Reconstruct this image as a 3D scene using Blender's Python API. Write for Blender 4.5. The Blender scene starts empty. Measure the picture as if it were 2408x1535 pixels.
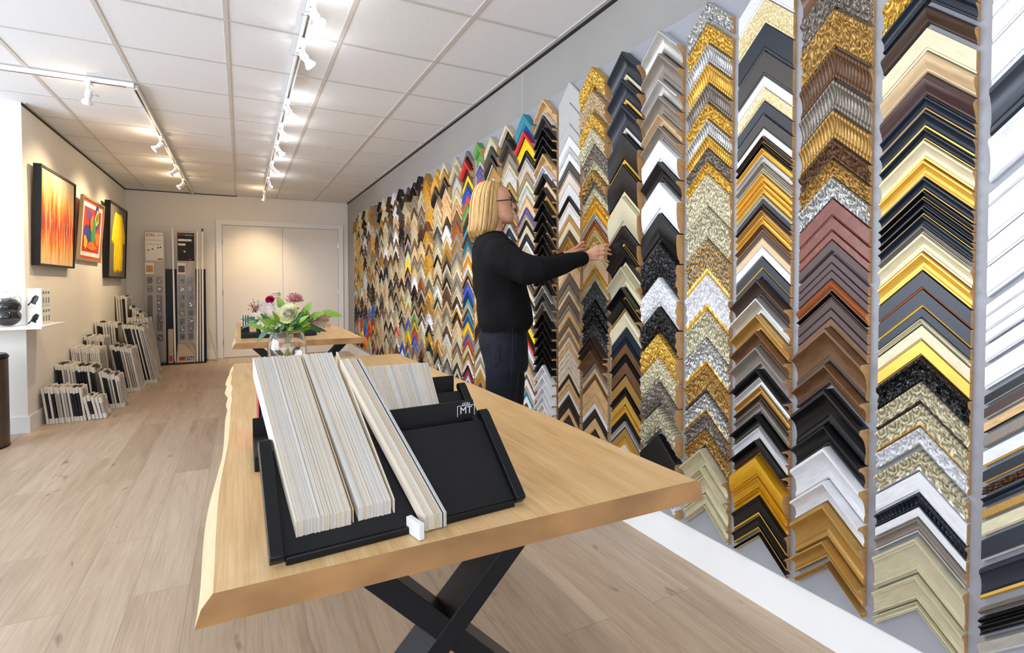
import bpy, bmesh, math, random
from mathutils import Vector, Matrix
random.seed(7)
C = bpy.context.scene.collection
S = bpy.context.scene
PI = math.pi

# ---------------- camera ----------------
cam = bpy.data.cameras.new('camera'); co = bpy.data.objects.new('camera', cam); C.objects.link(co)
YAW, PIT, ROL = .4446, .0229, -.0018
fw = Vector((math.sin(YAW)*math.cos(PIT), math.cos(YAW)*math.cos(PIT), -math.sin(PIT)))
rt = Vector((math.cos(YAW), -math.sin(YAW), 0)); up = rt.cross(fw)
r2 = rt*math.cos(ROL)+up*math.sin(ROL); u2 = -rt*math.sin(ROL)+up*math.cos(ROL)
co.matrix_world = Matrix(((r2.x, u2.x, -fw.x, 0), (r2.y, u2.y, -fw.y, 0), (r2.z, u2.z, -fw.z, 1.17), (0, 0, 0, 1)))
cam.sensor_width = 36; cam.lens = 1186.075/2408*36
cam.shift_x = (1204-1131.9)/2408; cam.shift_y = -(767.5-695.9)/2408
cam.clip_start = .05
S.camera = co

# ---------------- world, view, daylight ----------------
w = bpy.data.worlds.new('world'); S.world = w; w.use_nodes = True
bg = w.node_tree.nodes['Background']; bg.inputs[0].default_value = (.78, .87, 1, 1); bg.inputs[1].default_value = 1.0
S.view_settings.view_transform = 'Standard'; S.view_settings.look = 'None'
S.view_settings.gamma = 1; S.view_settings.use_curve_mapping = False
S.view_settings.exposure = -0.25

def area(name, loc, rot, sx, sy, power, col):
    l = bpy.data.lights.new(name, 'AREA'); l.shape = 'RECTANGLE'; l.size = sx; l.size_y = sy; l.energy = power; l.color = col
    o = bpy.data.objects.new(name, l); C.objects.link(o); o.location = loc; o.rotation_euler = rot
    return o
area('daylight_front', (-.9, -2.35, 1.45), (PI/2+.85, 0, 0), 5.0, 2.1, 105, (.80, .89, 1))       # through the shop window behind the camera
area('daylight_side', (-4.2, 1.9, 1.5), (PI/2+.5, 0, -PI/2), 4.6, 2.0, 330, (.78, .88, 1))     # through the window on the left

# ---------------- helpers ----------------
def link(o, parent=None):
    C.objects.link(o)
    if parent: o.parent = parent
    return o
def tag(o, label=None, cat=None, group=None, kind=None):
    if label: o['label'] = label
    if cat: o['category'] = cat
    if group: o['group'] = group
    if kind: o['kind'] = kind
    return o
def thing(name, label, cat, loc=(0, 0, 0), rz=0, group=None):
    o = bpy.data.objects.new(name, None); C.objects.link(o); o.location = loc; o.rotation_euler = (0, 0, rz)
    o.empty_display_size = .05
    return tag(o, label, cat, group)
class MB:
    def __init__(s): s.v = []; s.f = []; s.m = []; s.uv = {}
    def add(s, vs, fs, mi=0):
        b = len(s.v); s.v += [tuple(v) for v in vs]
        for f in fs: s.f.append(tuple(b+i for i in f)); s.m.append(mi)
        return b
    def box(s, a, b, mi=0, M=None):
        (x0, y0, z0), (x1, y1, z1) = a, b
        vs = [(x, y, z) for x in (x0, x1) for y in (y0, y1) for z in (z0, z1)]
        if M: vs = [M @ Vector(v) for v in vs]
        s.add(vs, [(0, 1, 3, 2), (4, 6, 7, 5), (0, 4, 5, 1), (2, 3, 7, 6), (0, 2, 6, 4), (1, 5, 7, 3)], mi)
    def tube(s, pts, r, n=8, mi=0, cap=True):
        pts = [Vector(p) for p in pts]; rs = r if isinstance(r, (list, tuple)) else [r]*len(pts)
        rings = []; prev = None
        for i, p in enumerate(pts):
            d = (pts[min(i+1, len(pts)-1)]-pts[max(i-1, 0)]).normalized()
            if prev is None:
                a = d.orthogonal().normalized()
            else:
                a = (prev-d*prev.dot(d)).normalized()
            prev = a; b = d.cross(a)
            rings.append([p+(a*math.cos(t)+b*math.sin(t))*rs[i] for t in (2*PI*k/n for k in range(n))])
        s.loft(rings, mi, cap)
    def loft(s, rings, mi=0, cap=True):
        n = len(rings[0]); vs = [v for r in rings for v in r]; fs = []
        for i in range(len(rings)-1):
            for k in range(n): fs.append((i*n+k, i*n+(k+1) % n, (i+1)*n+(k+1) % n, (i+1)*n+k))
        if cap: fs.append(tuple(range(n))[::-1]); fs.append(tuple((len(rings)-1)*n+k for k in range(n)))
        s.add(vs, fs, mi)
    def lathe(s, prof, n=24, c=(0, 0, 0), mi=0, cap=True):
        s.loft([[(c[0]+r*math.cos(2*PI*k/n), c[1]+r*math.sin(2*PI*k/n), c[2]+z) for k in range(n)] for r, z in prof], mi, cap)
    def build(s, name, mats, parent=None, smooth=None, bevel=0, uv=None):
        me = bpy.data.meshes.new(name); me.from_pydata(s.v, [], s.f)
        for m in (mats if isinstance(mats, (list, tuple)) else [mats]): me.materials.append(m)
        me.polygons.foreach_set('material_index', s.m)
        if uv:
            l = me.uv_layers.new(name='UVMap'); d = []
            for p in me.polygons:
                for vi in p.vertices: d += uv[vi]
            l.data.foreach_set('uv', d)
        bm = bmesh.new(); bm.from_mesh(me); bmesh.ops.recalc_face_normals(bm, faces=bm.faces)
        if smooth is not None:
            for f in bm.faces: f.smooth = True
            for e in bm.edges: e.smooth = not (len(e.link_faces) == 2 and e.calc_face_angle(0) > smooth)
        bm.to_mesh(me); bm.free()
        o = bpy.data.objects.new(name, me); link(o, parent)
        if bevel:
            b = o.modifiers.new('bevel', 'BEVEL'); b.width = bevel; b.segments = 2; b.limit_method = 'ANGLE'
        return o
def one_box(name, a, b, m, parent=None, bevel=0, M=None):
    q = MB(); q.box(a, b, 0, M); return q.build(name, m, parent, bevel=bevel)
def dup(o, parent=None):
    c = o.copy(); C.objects.link(c); c.parent = parent
    for ch in list(o.children): dup(ch, c)
    return c
def move(o, v): o.location = Vector(o.location)+Vector(v)

# ---------------- materials ----------------
class NT:
    def __init__(s, name):
        s.mat = bpy.data.materials.new(name); s.mat.use_nodes = True; s.t = s.mat.node_tree; s.b = s.t.nodes['Principled BSDF']
    def n(s, typ, **k):
        nd = s.t.nodes.new(typ)
        for a, v in k.items():
            if a.startswith('i_'):
                a = a[2:]; a = int(a) if a.isdigit() else a.replace('_', ' ')
                nd.inputs[a].default_value = v
            else: setattr(nd, a, v)
        return nd
    def l(s, a, b): s.t.links.new(a, b)
    def math(s, op, a, b=None, c=None):
        nd = s.n('ShaderNodeMath', operation=op)
        for i, x in enumerate((a, b, c)):
            if x is None: continue
            if isinstance(x, (int, float)): nd.inputs[i].default_value = x
            else: s.l(x, nd.inputs[i])
        return nd.outputs[0]
    def mix(s, f, a, b):
        nd = s.n('ShaderNodeMix', data_type='RGBA')
        for sock, x in ((0, f), (6, a), (7, b)):
            if isinstance(x, (int, float)): nd.inputs[sock].default_value = x
            elif isinstance(x, tuple): nd.inputs[sock].default_value = (*x[:3], 1)
            else: s.l(x, nd.inputs[sock])
        return nd.outputs[2]
    def coord(s, kind='Object', sc=(1, 1, 1), loc=(0, 0, 0)):
        tc = s.n('ShaderNodeTexCoord'); mp = s.n('ShaderNodeMapping'); mp.inputs['Scale'].default_value = sc; mp.inputs['Location'].default_value = loc
        s.l(tc.outputs[kind], mp.inputs[0]); return mp.outputs[0]
    def noise(s, v, scale=5, detail=4, rough=.5, dist=0):
        nd = s.n('ShaderNodeTexNoise'); s.l(v, nd.inputs['Vector']); nd.inputs['Scale'].default_value = scale
        nd.inputs['Detail'].default_value = detail; nd.inputs['Roughness'].default_value = rough; nd.inputs['Distortion'].default_value = dist
        return nd.outputs[0]
    def ramp(s, f, stops):
        nd = s.n('ShaderNodeValToRGB'); s.l(f, nd.inputs[0]); e = nd.color_ramp.elements
        while len(e) < len(stops): e.new(.5)
        for i, (p, c) in enumerate(stops): e[i].position = p; e[i].color = (*c[:3], 1)
        return nd.outputs[0]
    def bump(s, h, st=.3, dist=.01):
        nd = s.n('ShaderNodeBump'); nd.inputs['Strength'].default_value = st; nd.inputs['Distance'].default_value = dist
        s.l(h, nd.inputs['Height']); s.l(nd.outputs[0], s.b.inputs['Normal'])
    def col(s, c):
        if isinstance(c, tuple): s.b.inputs['Base Color'].default_value = (*c[:3], 1)
        else: s.l(c, s.b.inputs['Base Color'])
    def rm(s, r, m=0):
        s.b.inputs['Roughness'].default_value = r; s.b.inputs['Metallic'].default_value = m
def lin(r, g, b):
    f = lambda c: (c/255/12.92 if c/255 <= .04045 else ((c/255+.055)/1.055)**2.4)
    return (f(r), f(g), f(b))
def mat(name, c, rough=.5, metal=0, var=.06, vs=8, bump=0, bs=60, st=(1, 1, 1), coat=0):
    q = NT(name); q.rm(rough, metal); v = q.coord('Object', st)
    n = q.noise(v, vs, 3)
    a = tuple(x*(1-var) for x in c); b = tuple(min(1, x*(1+var)) for x in c)
    q.col(q.ramp(n, [(.3, a), (.7, b)]))
    if bump: q.bump(q.noise(v, bs, 3), bump, .004)
    if sum(c) < .06: q.b.inputs['Specular IOR Level'].default_value = .3
    if coat: q.b.inputs['Coat Weight'].default_value = coat
    return q.mat
def emis(name, c, st):
    q = NT(name); q.col((1, 1, 1)); q.b.inputs['Emission Color'].default_value = (*c, 1); q.b.inputs['Emission Strength'].default_value = st; return q.mat

def floor_mat():
    q = NT('oak_laminate'); q.rm(.42)
    v = q.coord('Object')
    # planks run along Y: swap so brick rows run along Y
    sx = q.n('ShaderNodeSeparateXYZ'); q.l(v, sx.inputs[0]); cb = q.n('ShaderNodeCombineXYZ'); q.l(sx.outputs[1], cb.inputs[0]); q.l(sx.outputs[0], cb.inputs[1])
    br = q.n('ShaderNodeTexBrick'); q.l(cb.outputs[0], br.inputs['Vector']); br.offset = .37; br.squash = 1
    br.inputs['Scale'].default_value = 1; br.inputs['Brick Width'].default_value = 1.38; br.inputs['Row Height'].default_value = .193
    br.inputs['Mortar Size'].default_value = .0011; br.inputs['Mortar Smooth'].default_value = .3
    br.inputs['Color1'].default_value = (0, 0, 0, 1); br.inputs['Color2'].default_value = (1, 1, 1, 1); br.inputs['Mortar'].default_value = (.5, .5, .5, 1)
    off = q.n('ShaderNodeVectorMath', operation='MULTIPLY_ADD'); q.l(br.outputs['Color'], off.inputs[0]); off.inputs[1].default_value = (7, 13, 3); q.l(v, off.inputs[2])
    mp = q.n('ShaderNodeMapping'); mp.inputs['Scale'].default_value = (9, .9, 1); q.l(off.outputs[0], mp.inputs[0])
    g1 = q.noise(mp.outputs[0], 1.6, 6, .6, .8)
    mp2 = q.n('ShaderNodeMapping'); mp2.inputs['Scale'].default_value = (60, 2.2, 1); q.l(off.outputs[0], mp2.inputs[0])
    g2 = q.noise(mp2.outputs[0], 2, 4, .6)
    c1 = q.ramp(g1, [(.25, lin(150, 124, 98)), (.48, lin(188, 164, 138)), (.75, lin(212, 192, 168))])
    c2 = q.mix(.4, c1, q.ramp(g2, [(.3, lin(146, 122, 98)), (.7, lin(216, 196, 172))]))
    tone = q.mix(.28, c2, q.ramp(br.outputs['Color'], [(0, lin(152, 130, 108)), (.5, lin(188, 166, 142)), (1, lin(218, 200, 178))]))
    mp3 = q.n('ShaderNodeMapping'); mp3.inputs['Scale'].default_value = (8, 2.6, 1); q.l(off.outputs[0], mp3.inputs[0])
    kn = q.ramp(q.noise(mp3.outputs[0], 1.4, 3, .5, .6), [(.665, (0, 0, 0)), (.74, (1, 1, 1))])
    tone = q.mix(q.math('MULTIPLY', kn, .6), tone, lin(92, 74, 62))
    fin = q.mix(q.math('MULTIPLY', br.outputs['Fac'], .5), tone, lin(96, 76, 60))
    q.col(fin); q.bump(g2, .08, .003)
    return q.mat
def table_mat():
    q = NT('solid_oak'); q.rm(.38)
    v = q.coord('Object')
    sx = q.n('ShaderNodeSeparateXYZ'); q.l(v, sx.inputs[0])
    pl = q.math('FLOOR', q.math('MULTIPLY', sx.outputs[0], 9.3))
    wn = q.n('ShaderNodeTexWhiteNoise', noise_dimensions='1D'); q.l(pl, wn.inputs['W'])
    off = q.n('ShaderNodeVectorMath', operation='MULTIPLY_ADD'); q.l(wn.outputs['Color'], off.inputs[0]); off.inputs[1].default_value = (3, 9, 2); q.l(v, off.inputs[2])
    mp = q.n('ShaderNodeMapping'); mp.inputs['Scale'].default_value = (11, 1.1, 9); q.l(off.outputs[0], mp.inputs[0])
    g = q.noise(mp.outputs[0], 1.5, 5, .55, 1.4)
    mp2 = q.n('ShaderNodeMapping'); mp2.inputs['Scale'].default_value = (120, 3, 80); q.l(off.outputs[0], mp2.inputs[0])
    g2 = q.noise(mp2.outputs[0], 2, 3)
    c = q.ramp(g, [(.28, lin(200, 152, 92)), (.5, lin(226, 186, 128)), (.72, lin(240, 210, 160))])
    c = q.mix(.4, c, q.ramp(g2, [(.3, lin(194, 148, 92)), (.7, lin(240, 206, 154))]))
    c = q.mix(q.math('MULTIPLY', wn.outputs['Value'], .3), c, lin(192, 144, 90))
    kn = q.ramp(q.noise(mp.outputs[0], .8, 2, .5, .5), [(.72, (0, 0, 0)), (.8, (1, 1, 1))])
    c = q.mix(q.math('MULTIPLY', kn, .5), c, lin(118, 78, 46))
    q.col(c); q.bump(g2, .06, .002)
    return q.mat
M_floor = floor_mat(); M_oak = table_mat()
M_sap = mat('pale_sapwood', lin(208, 180, 138), .5, var=.1, vs=6, st=(14, 1.5, 6))
M_endgrain = mat('oak_end_grain', lin(168, 124, 78), .5, var=.3, vs=7, st=(1, 8, 1.6))
M_wall = mat('white_wall_paint', lin(236, 232, 226), .85, var=.015, vs=3, bump=.12, bs=180)
M_wallgrey = mat('grey_wall_panel', lin(152, 150, 147), .6, var=.05, vs=2.2)
M_trim = mat('white_trim_paint', lin(240, 240, 240), .4, var=.01)
M_door = mat('white_door_laminate', lin(234, 230, 224), .5, var=.012)
M_ceil = mat('mineral_fibre_tile', lin(232, 235, 240), .95, var=.02, vs=60, bump=.15, bs=400)
M_tbar = mat('white_ceiling_bar', lin(206, 202, 199), .5, var=.01)
M_black = mat('black_shadow_trim', (.012, .012, .014), .6)
M_board = mat('grey_display_board', lin(154, 156, 163), .45, var=.04, vs=2)
M_blacksteel = mat('black_powder_coat', (.007, .009, .013), .38, var=.12, vs=40, bump=.15, bs=500)
M_blackplastic = mat('black_plastic', (.006, .006, .007), .28, var=.1)
M_blackfelt = mat('black_board', (.009, .0085, .009), .65, var=.15, vs=20, bump=.1, bs=300)
M_chrome = mat('chrome', (.8, .8, .82), .18, 1, var=.02)
M_alu = mat('brushed_aluminium', (.62, .63, .65), .32, 1, var=.05)
M_white = mat('white_plastic', lin(242, 242, 242), .35, var=.01)
M_paper = mat('white_card', lin(240, 240, 238), .7, var=.02)
M_rawwood = mat('raw_wood_end', lin(198, 156, 104), .7, var=.16, vs=60, st=(1, 1, 2.5))
def glass(name, col=(1, 1, 1), rough=0):
    q = NT(name); q.col(col); q.rm(rough); q.b.inputs['Transmission Weight'].default_value = 1; q.b.inputs['IOR'].default_value = 1.45
    return q.mat
M_glass = glass('clear_glass')

# ---------------- room ----------------
XW, XL, YF, YP, HC, XS, YB = 1.71, -1.54, 9.06, 5.15, 2.604, -4.4, -2.6
def struct(name, a, b, m, bevel=0): return tag(one_box(name, a, b, m, bevel=bevel), kind='structure')
struct('floor', (XS-.1, YB-.1, -.1), (XW+.12, YF+.12, 0), M_floor)
struct('ceiling', (XS-.1, YB-.1, HC), (XW+.12, YF+.12, HC+.08), M_ceil)
struct('wall_right', (XW, YB-.1, 0), (XW+.12, YF+.12, HC), M_wallgrey)
struct('wall_far', (XL-.1, YF, 0), (XW, YF+.12, HC), M_wall)
q = MB(); q.box((XS-.1, YP, 0), (XL, YF+.12, HC)); tag(q.build('wall_left', M_wall), kind='structure')
# side wall with a window, front wall with a shop window
q = MB(); q.box((XS-.1, YB, 0), (XS, YP, .45)); q.box((XS-.1, YB, 2.5), (XS, YP, HC)); q.box((XS-.1, YB, .45), (XS, -.5, 2.5)); q.box((XS-.1, 4.3, .45), (XS, YP, 2.5))
tag(q.build('wall_side', M_wall), kind='structure')
q = MB(); q.box((XS-.1, YB-.1, 0), (XW, YB, .35)); q.box((XS-.1, YB-.1, 2.5), (XW, YB, HC)); q.box((XS-.1, YB-.1, .35), (-3.5, YB, 2.5)); q.box((1.6, YB-.1, .35), (XW, YB, 2.5))
tag(q.build('wall_front', M_wall), kind='structure')
def window(name, pts, axis):
    q = MB()
    for a, b in pts: q.box(a, b)
    tag(q.build(name, M_trim), kind='structure')
window('window_1', [((x-.03, YB-.07, .35), (x+.03, YB-.01, 2.5)) for x in (-3.47, -1.8, 0, 1.57)]+[((-3.5, YB-.07, z), (1.6, YB-.01, z+.06)) for z in (.35, 2.44)], 0)
window('window_2', [((XS-.07, y-.03, .45), (XS-.01, y+.03, 2.5)) for y in (-.47, 1.9, 4.27)]+[((XS-.07, -.5, z), (XS-.01, 4.3, z+.06)) for z in (.45, 2.44)], 0)
# ceiling grid bars: 0.6 m tiles
q = MB(); gx = [-1.258+.6*i for i in range(-5, 5)]; gy = [3.087+.6*j for j in range(-9, 10)]
for x in gx: q.box((x-.012, YB, HC-.004), (x+.012, YF, HC+.001))
for i, x in enumerate(gx[:-1]+[gx[-1]]):
    x1 = gx[i+1]-.012 if i+1 < len(gx) else XW
    for y in gy: q.box((x+.012, y-.011, HC-.0032), (x1, y+.011, HC+.001))
tag(q.build('trim_1', M_tbar), kind='structure')
q = MB(); q.box((XW-.032, YB, HC-.005), (XW-.008, YF, HC)); q.box((XL, YF-.03, HC-.005), (XW-.03, YF-.006, HC)); q.box((XL+.006, YP, HC-.005), (XL+.028, YF-.03, HC))
tag(q.build('trim_2', M_tbar), kind='structure')
q = MB(); q.box((XW-.008, YB, HC-.022), (XW, YF, HC)); q.box((XL, YF-.008, HC-.016), (-.04, YF, HC)); q.box((XL, YP-.002, HC-.02), (XL+.007, YF, HC))
tag(q.build('trim_3', M_black), kind='structure')
struct('baseboard_right', (XW-.018, YB, 0), (XW, YF, .15), M_trim)
q = MB(); q.box((XL, YF-.016, 0), (-.36, YF, .13)); q.box((1.62, YF-.016, 0), (XW-.02, YF, .13)); tag(q.build('baseboard_far', M_trim), kind='structure')
q = MB(); q.box((XL, YP-.016, 0), (XL+.016, YF-.016, .13)); q.box((XS, YP-.016, 0), (XL, YP, .13)); tag(q.build('baseboard_left', M_trim), kind='structure')
struct('trim_4', (XW-.0015, 2.95, 2.27), (XW, 2.953, HC-.02), M_tbar)
# double door
q = MB(); q.box((-.35, YF-.03, 0), (-.265, YF, 2.21)); q.box((1.54, YF-.03, 0), (1.625, YF, 2.21)); q.box((-.265, YF-.03, 2.128), (1.54, YF, 2.21))
tag(q.build('trim_5', M_trim, bevel=.003), kind='structure')
def door(name, x0, x1, hx, handle):
    d = struct(name, (x0, YF-.022, .008), (x1, YF, 2.122), M_door, bevel=.002)
    q = MB()
    for z in (.25, 1.05, 1.85): q.tube([(hx, YF-.028, z-.045), (hx, YF-.028, z+.045)], .008, 8)
    q.build('hinge', M_alu, d)
    if handle:
        q = MB(); x = x1-.06; q.tube([(x, YF-.022, 1.03), (x, YF-.032, 1.03)], .026, 20)
        q.tube([(x, YF-.03, 1.03), (x, YF-.065, 1.03), (x-.02, YF-.07, 1.03), (x-.135, YF-.07, 1.03)], .0095, 10); q.build('door_handle', M_alu, d, smooth=.7)
door('door_1', -.26, .633, -.262, True); door('door_2', .637, 1.535, 1.537, False)

# grey backing board for the frame corners
tag(one_box('display_board', (1.687, -.55, .152), (XW-.0005, 8.42, 2.287), M_board, bevel=.002), 'long grey board behind all the frame corners', 'display board')

# ---------------- frame corner samples on the right wall ----------------
PAL = {  # code: (rgb, metallic, roughness, words)
 'K': (lin(17, 16, 18), 0, .28, 'black'), 'N': (lin(30, 37, 49), 0, .36, 'slate blue-black'), 'W': (lin(222, 222, 225), 0, .4, 'white'),
 'G': (lin(232, 186, 84), .55, .38, 'bright gold'), 'O': (lin(184, 144, 78), .5, .42, 'old gold'), 'S': (lin(206, 206, 204), .65, .34, 'silver'),
 'C': (lin(212, 202, 170), .15, .45, 'cream'), 'A': (lin(204, 196, 166), .35, .4, 'champagne'), 'T': (lin(136, 126, 116), .2, .42, 'taupe'),
 'T2': (lin(66, 62, 60), .1, .5, 'charcoal'), 'D': (lin(66, 48, 38), .1, .42, 'dark brown'), 'M': (lin(150, 82, 44), .05, .35, 'chestnut'),
 'J': (lin(112, 54, 38), .05, .3, 'burl red-brown'), 'H': (lin(74, 52, 50), .1, .4, 'plum brown'), 'B': (lin(104, 72, 46), .15, .42, 'walnut'),
 'E': (lin(206, 168, 118), 0, .5, 'light oak'), 'E2': (lin(222, 190, 150), 0, .55, 'pale maple'), 'P': (lin(140, 130, 120), .5, .4, 'pewter'),
 'P2': (lin(74, 74, 74), .4, .38, 'gunmetal'), 'L': (lin(186, 186, 184), .1, .6, 'stone grey'), 'X': (lin(206, 178, 138), .1, .5, 'tan'),
 'X2': (lin(218, 204, 188), 0, .55, 'pinkish beige'), 'Y': (lin(214, 160, 34), .35, .35, 'deep yellow gold'), 'Z': (lin(98, 84, 72), 0, .6, 'grey wood'),
 'YY': (lin(242, 200, 20), 0, .35, 'yellow'), 'R': (lin(196, 44, 40), 0, .4, 'red'), 'U': (lin(38, 82, 180), 0, .4, 'blue'), 'Q': (lin(24, 128, 150), 0, .4, 'teal'),
 'V': (lin(90, 150, 70), 0, .45, 'green'), 'OR': (lin(232, 120, 30), 0, .45, 'orange'), 'VI': (lin(92, 88, 150), 0, .45, 'violet'), 'LG': (lin(196, 206, 160), .1, .45, 'pale green'),
}
ORN = {'.': '', 't': 'textured', 'v': 'crackled', 'p': 'ribbed', 'o': 'ornate carved', 'r': 'smooth'}
PRO = {'f': 'flat', 's': 'scooped', 'r': 'rounded', 'h': 'tall scooped', 'd': 'deep', 'w': 'stepped', 'l': 'deep'}
CM = {}
def cmat(code, orn):
    k = code+orn
    if k in CM: return CM[k]
    rgb, me, ro, words = PAL[code]
    q = NT((ORN[orn]+' ' if ORN[orn] else '')+words+' moulding'); q.rm(ro, me)
    uv = q.n('ShaderNodeTexCoord').outputs['UV']
    dk = tuple(x*.25 for x in rgb); lt = tuple(min(1, x*1.15) for x in rgb)
    if orn in ('.', 'r'):
        mp = q.n('ShaderNodeMapping'); mp.inputs['Scale'].default_value = (8, 60, 1); q.l(uv, mp.inputs[0])
        n = q.noise(mp.outputs[0], 3, 4); v = .26 if code in ('E', 'E2', 'B', 'Z', 'X2', 'J', 'L') else .1
        if code == 'J': n = q.noise(uv, 28, 5, .6, 1.5); v = .5
        q.col(q.ramp(n, [(.3, tuple(x*(1-v) for x in rgb)), (.7, tuple(min(1, x*(1+v)) for x in rgb))]))
        if code in ('N', 'L', 'Z'): q.bump(n, .12, .002)
    elif orn == 't':
        n = q.noise(uv, 260, 3, .6); n2 = q.noise(uv, 30, 3)
        q.col(q.mix(q.math('MULTIPLY', n2, .5), q.ramp(n, [(.35, tuple(x*.78 for x in rgb)), (.65, lt)]), rgb)); q.bump(n, .5, .0012)
    elif orn == 'v':
        vo = q.n('ShaderNodeTexVoronoi', feature='DISTANCE_TO_EDGE'); q.l(uv, vo.inputs['Vector']); vo.inputs['Scale'].default_value = 110
        q.col(q.ramp(vo.outputs['Distance'], [(.02, lin(196, 170, 100)), (.16, lt)])); q.bump(vo.outputs['Distance'], .5, .002)
    elif orn == 'p':
        sp = q.n('ShaderNodeSeparateXYZ'); q.l(uv, sp.inputs[0])
        wv = q.math('SINE', q.math('ADD', q.math('MULTIPLY', sp.outputs[0], 2*PI/.0125), q.math('MULTIPLY', sp.outputs[1], 90)))
        h = q.math('MULTIPLY_ADD', wv, .5, .5); h = q.math('MULTIPLY', h, q.math('MULTIPLY_ADD', q.noise(uv, 150, 2), .5, .6))
        q.col(q.ramp(h, [(.0, tuple(x*.4 for x in rgb)), (.35, rgb), (.9, lt)])); q.bump(h, .9, .004)
    else:
        sp = q.n('ShaderNodeSeparateXYZ'); q.l(uv, sp.inputs[0]); c = .038
        nz = q.noise(uv, 45, 2)
        a = q.math('SUBTRACT', q.math('MODULO', q.math('ADD', sp.outputs[0], 1.0), c), c/2)
        b = q.math('SUBTRACT', q.math('MODULO', q.math('ADD', sp.outputs[1], 1.002), c), c/2)
        r = q.math('SQRT', q.math('ADD', q.math('MULTIPLY', a, a), q.math('MULTIPLY', b, b)))
        th = q.math('ARCTAN2', b, a)
        s = q.math('SINE', q.math('ADD', q.math('ADD', q.math('MULTIPLY', r, 560), th), q.math('MULTIPLY', nz, 9)))
        h = q.math('MULTIPLY_ADD', s, .5, .5)
        hi = {'T': lin(214, 170, 80), 'W': lt, 'D': lin(200, 160, 80)}.get(code, lt)
        q.col(q.ramp(h, [(.05, tuple(x*(.42 if code != 'W' else .8) for x in rgb)), (.35, rgb), (.95, hi)])); q.bump(h, .85, .004)
    CM[k] = q.mat; return q.mat
PROF = {
 'f': [(0, .015), (.02, .018), (.86, .018), (.9, .015), (1, .014)],
 's': [(0, .02), (.04, .027), (.14, .027), (.2, .022), (.36, .015), (.56, .012), (.76, .013), (.84, .018), (.94, .018), (1, .012)],
 'r': [(0, .010), (.06, .019), (.16, .027), (.28, .030), (.42, .028), (.6, .021), (.82, .015), (.9, .015), (1, .011)],
 'h': [(0, .046), (.03, .052), (.12, .052), (.16, .046), (.25, .034), (.38, .024), (.55, .018), (.74, .016), (.82, .021), (.94, .021), (1, .014)],
 'd': [(0, .040), (.03, .046), (.3, .047), (.6, .044), (.84, .036), (.88, .03), (1, .026)],
 'w': [(0, .028), (.03, .034), (.1, .034), (.12, .028), (.2, .028), (.23, .022), (.5, .019), (.78, .017), (.82, .022), (.9, .022), (.92, .017), (1, .014)],
 'l': [(0, .040), (.02, .046), (.2, .046), (.22, .014), (.88, .012), (1, .010)],
}
WD = .205
def chev(q, uvd, prof, orn, D, W=WD, org=(0, 0, 0), mi=(0, 1, 2), nst=1, seed=0):
    """a mitred frame corner: apex on top, two arms cut off vertically"""
    P = PROF[prof]
    if orn in 'op' and nst > 1:
        P2 = []
        for (t0, h0), (t1, h1) in zip(P[:-1], P[1:]):
            k = max(1, int(round((t1-t0)/.07)))
            P2 += [(t0+(t1-t0)*i/k, h0+(h1-h0)*i/k) for i in range(k)]
        P = P2+[P[-1]]
    T = [(0, 0)]+list(P)+[(1, 0)]
    ys = [-W/2+W*i/(2*nst) for i in range(2*nst+1)]
    vs = []; uvs = []
    for y in ys:
        for i, (t, h) in enumerate(T):
            if nst > 1 and orn in 'op' and 0 < i < len(T)-1 and .06 < t < .94:
                u = abs(y)*1.414
                if orn == 'o': h = h+.0045*math.sin(u*2*PI/.033+t*7+seed)*math.sin(t*PI*3+seed)+.0025*math.sin(u*2*PI/.012+t*17+seed*2)
                elif .2 < t < .7: h = h+.0025*math.sin(u*2*PI/.0125)
            tt = t
            if orn == 'o' and i == 1 and nst > 1: pass
            vs.append((org[0]-h, org[1]+y, org[2]-abs(y)-t*D)); uvs.append((abs(y)*1.414, t*D*.707))
    n = len(T); fs = []; ms = []
    for j in range(len(ys)-1):
        for i in range(n):
            k = (i+1) % n
            fs.append((j*n+i, j*n+k, (j+1)*n+k, (j+1)*n+i))
            if i == n-1: ms.append(mi[2])
            else: ms.append(mi[1] if T[i][0] >= (.8 if prof in 'shw' else .86) and i < n-1 else mi[0])
    fs.append(tuple(range(n))); ms.append(mi[2]); fs.append(tuple((len(ys)-1)*n+i for i in range(n))[::-1]); ms.append(mi[2])
    b = len(q.v); q.v += vs; uvd += uvs
    for f, m in zip(fs, ms): q.f.append(tuple(b+i for i in f)); q.m.append(m)
ORD = 'first second third fourth fifth sixth seventh eighth ninth tenth eleventh twelfth thirteenth fourteenth fifteenth sixteenth seventeenth eighteenth nineteenth twentieth'.split()
def ordn(i):
    if i < 21: return ORD[i-1]
    t = {2: 'twent', 3: 'thirt', 4: 'fort', 5: 'fift', 6: 'sixt'}[i//10]
    return t+'ieth' if i % 10 == 0 else t+'y-'+ORD[i % 10-1]
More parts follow.
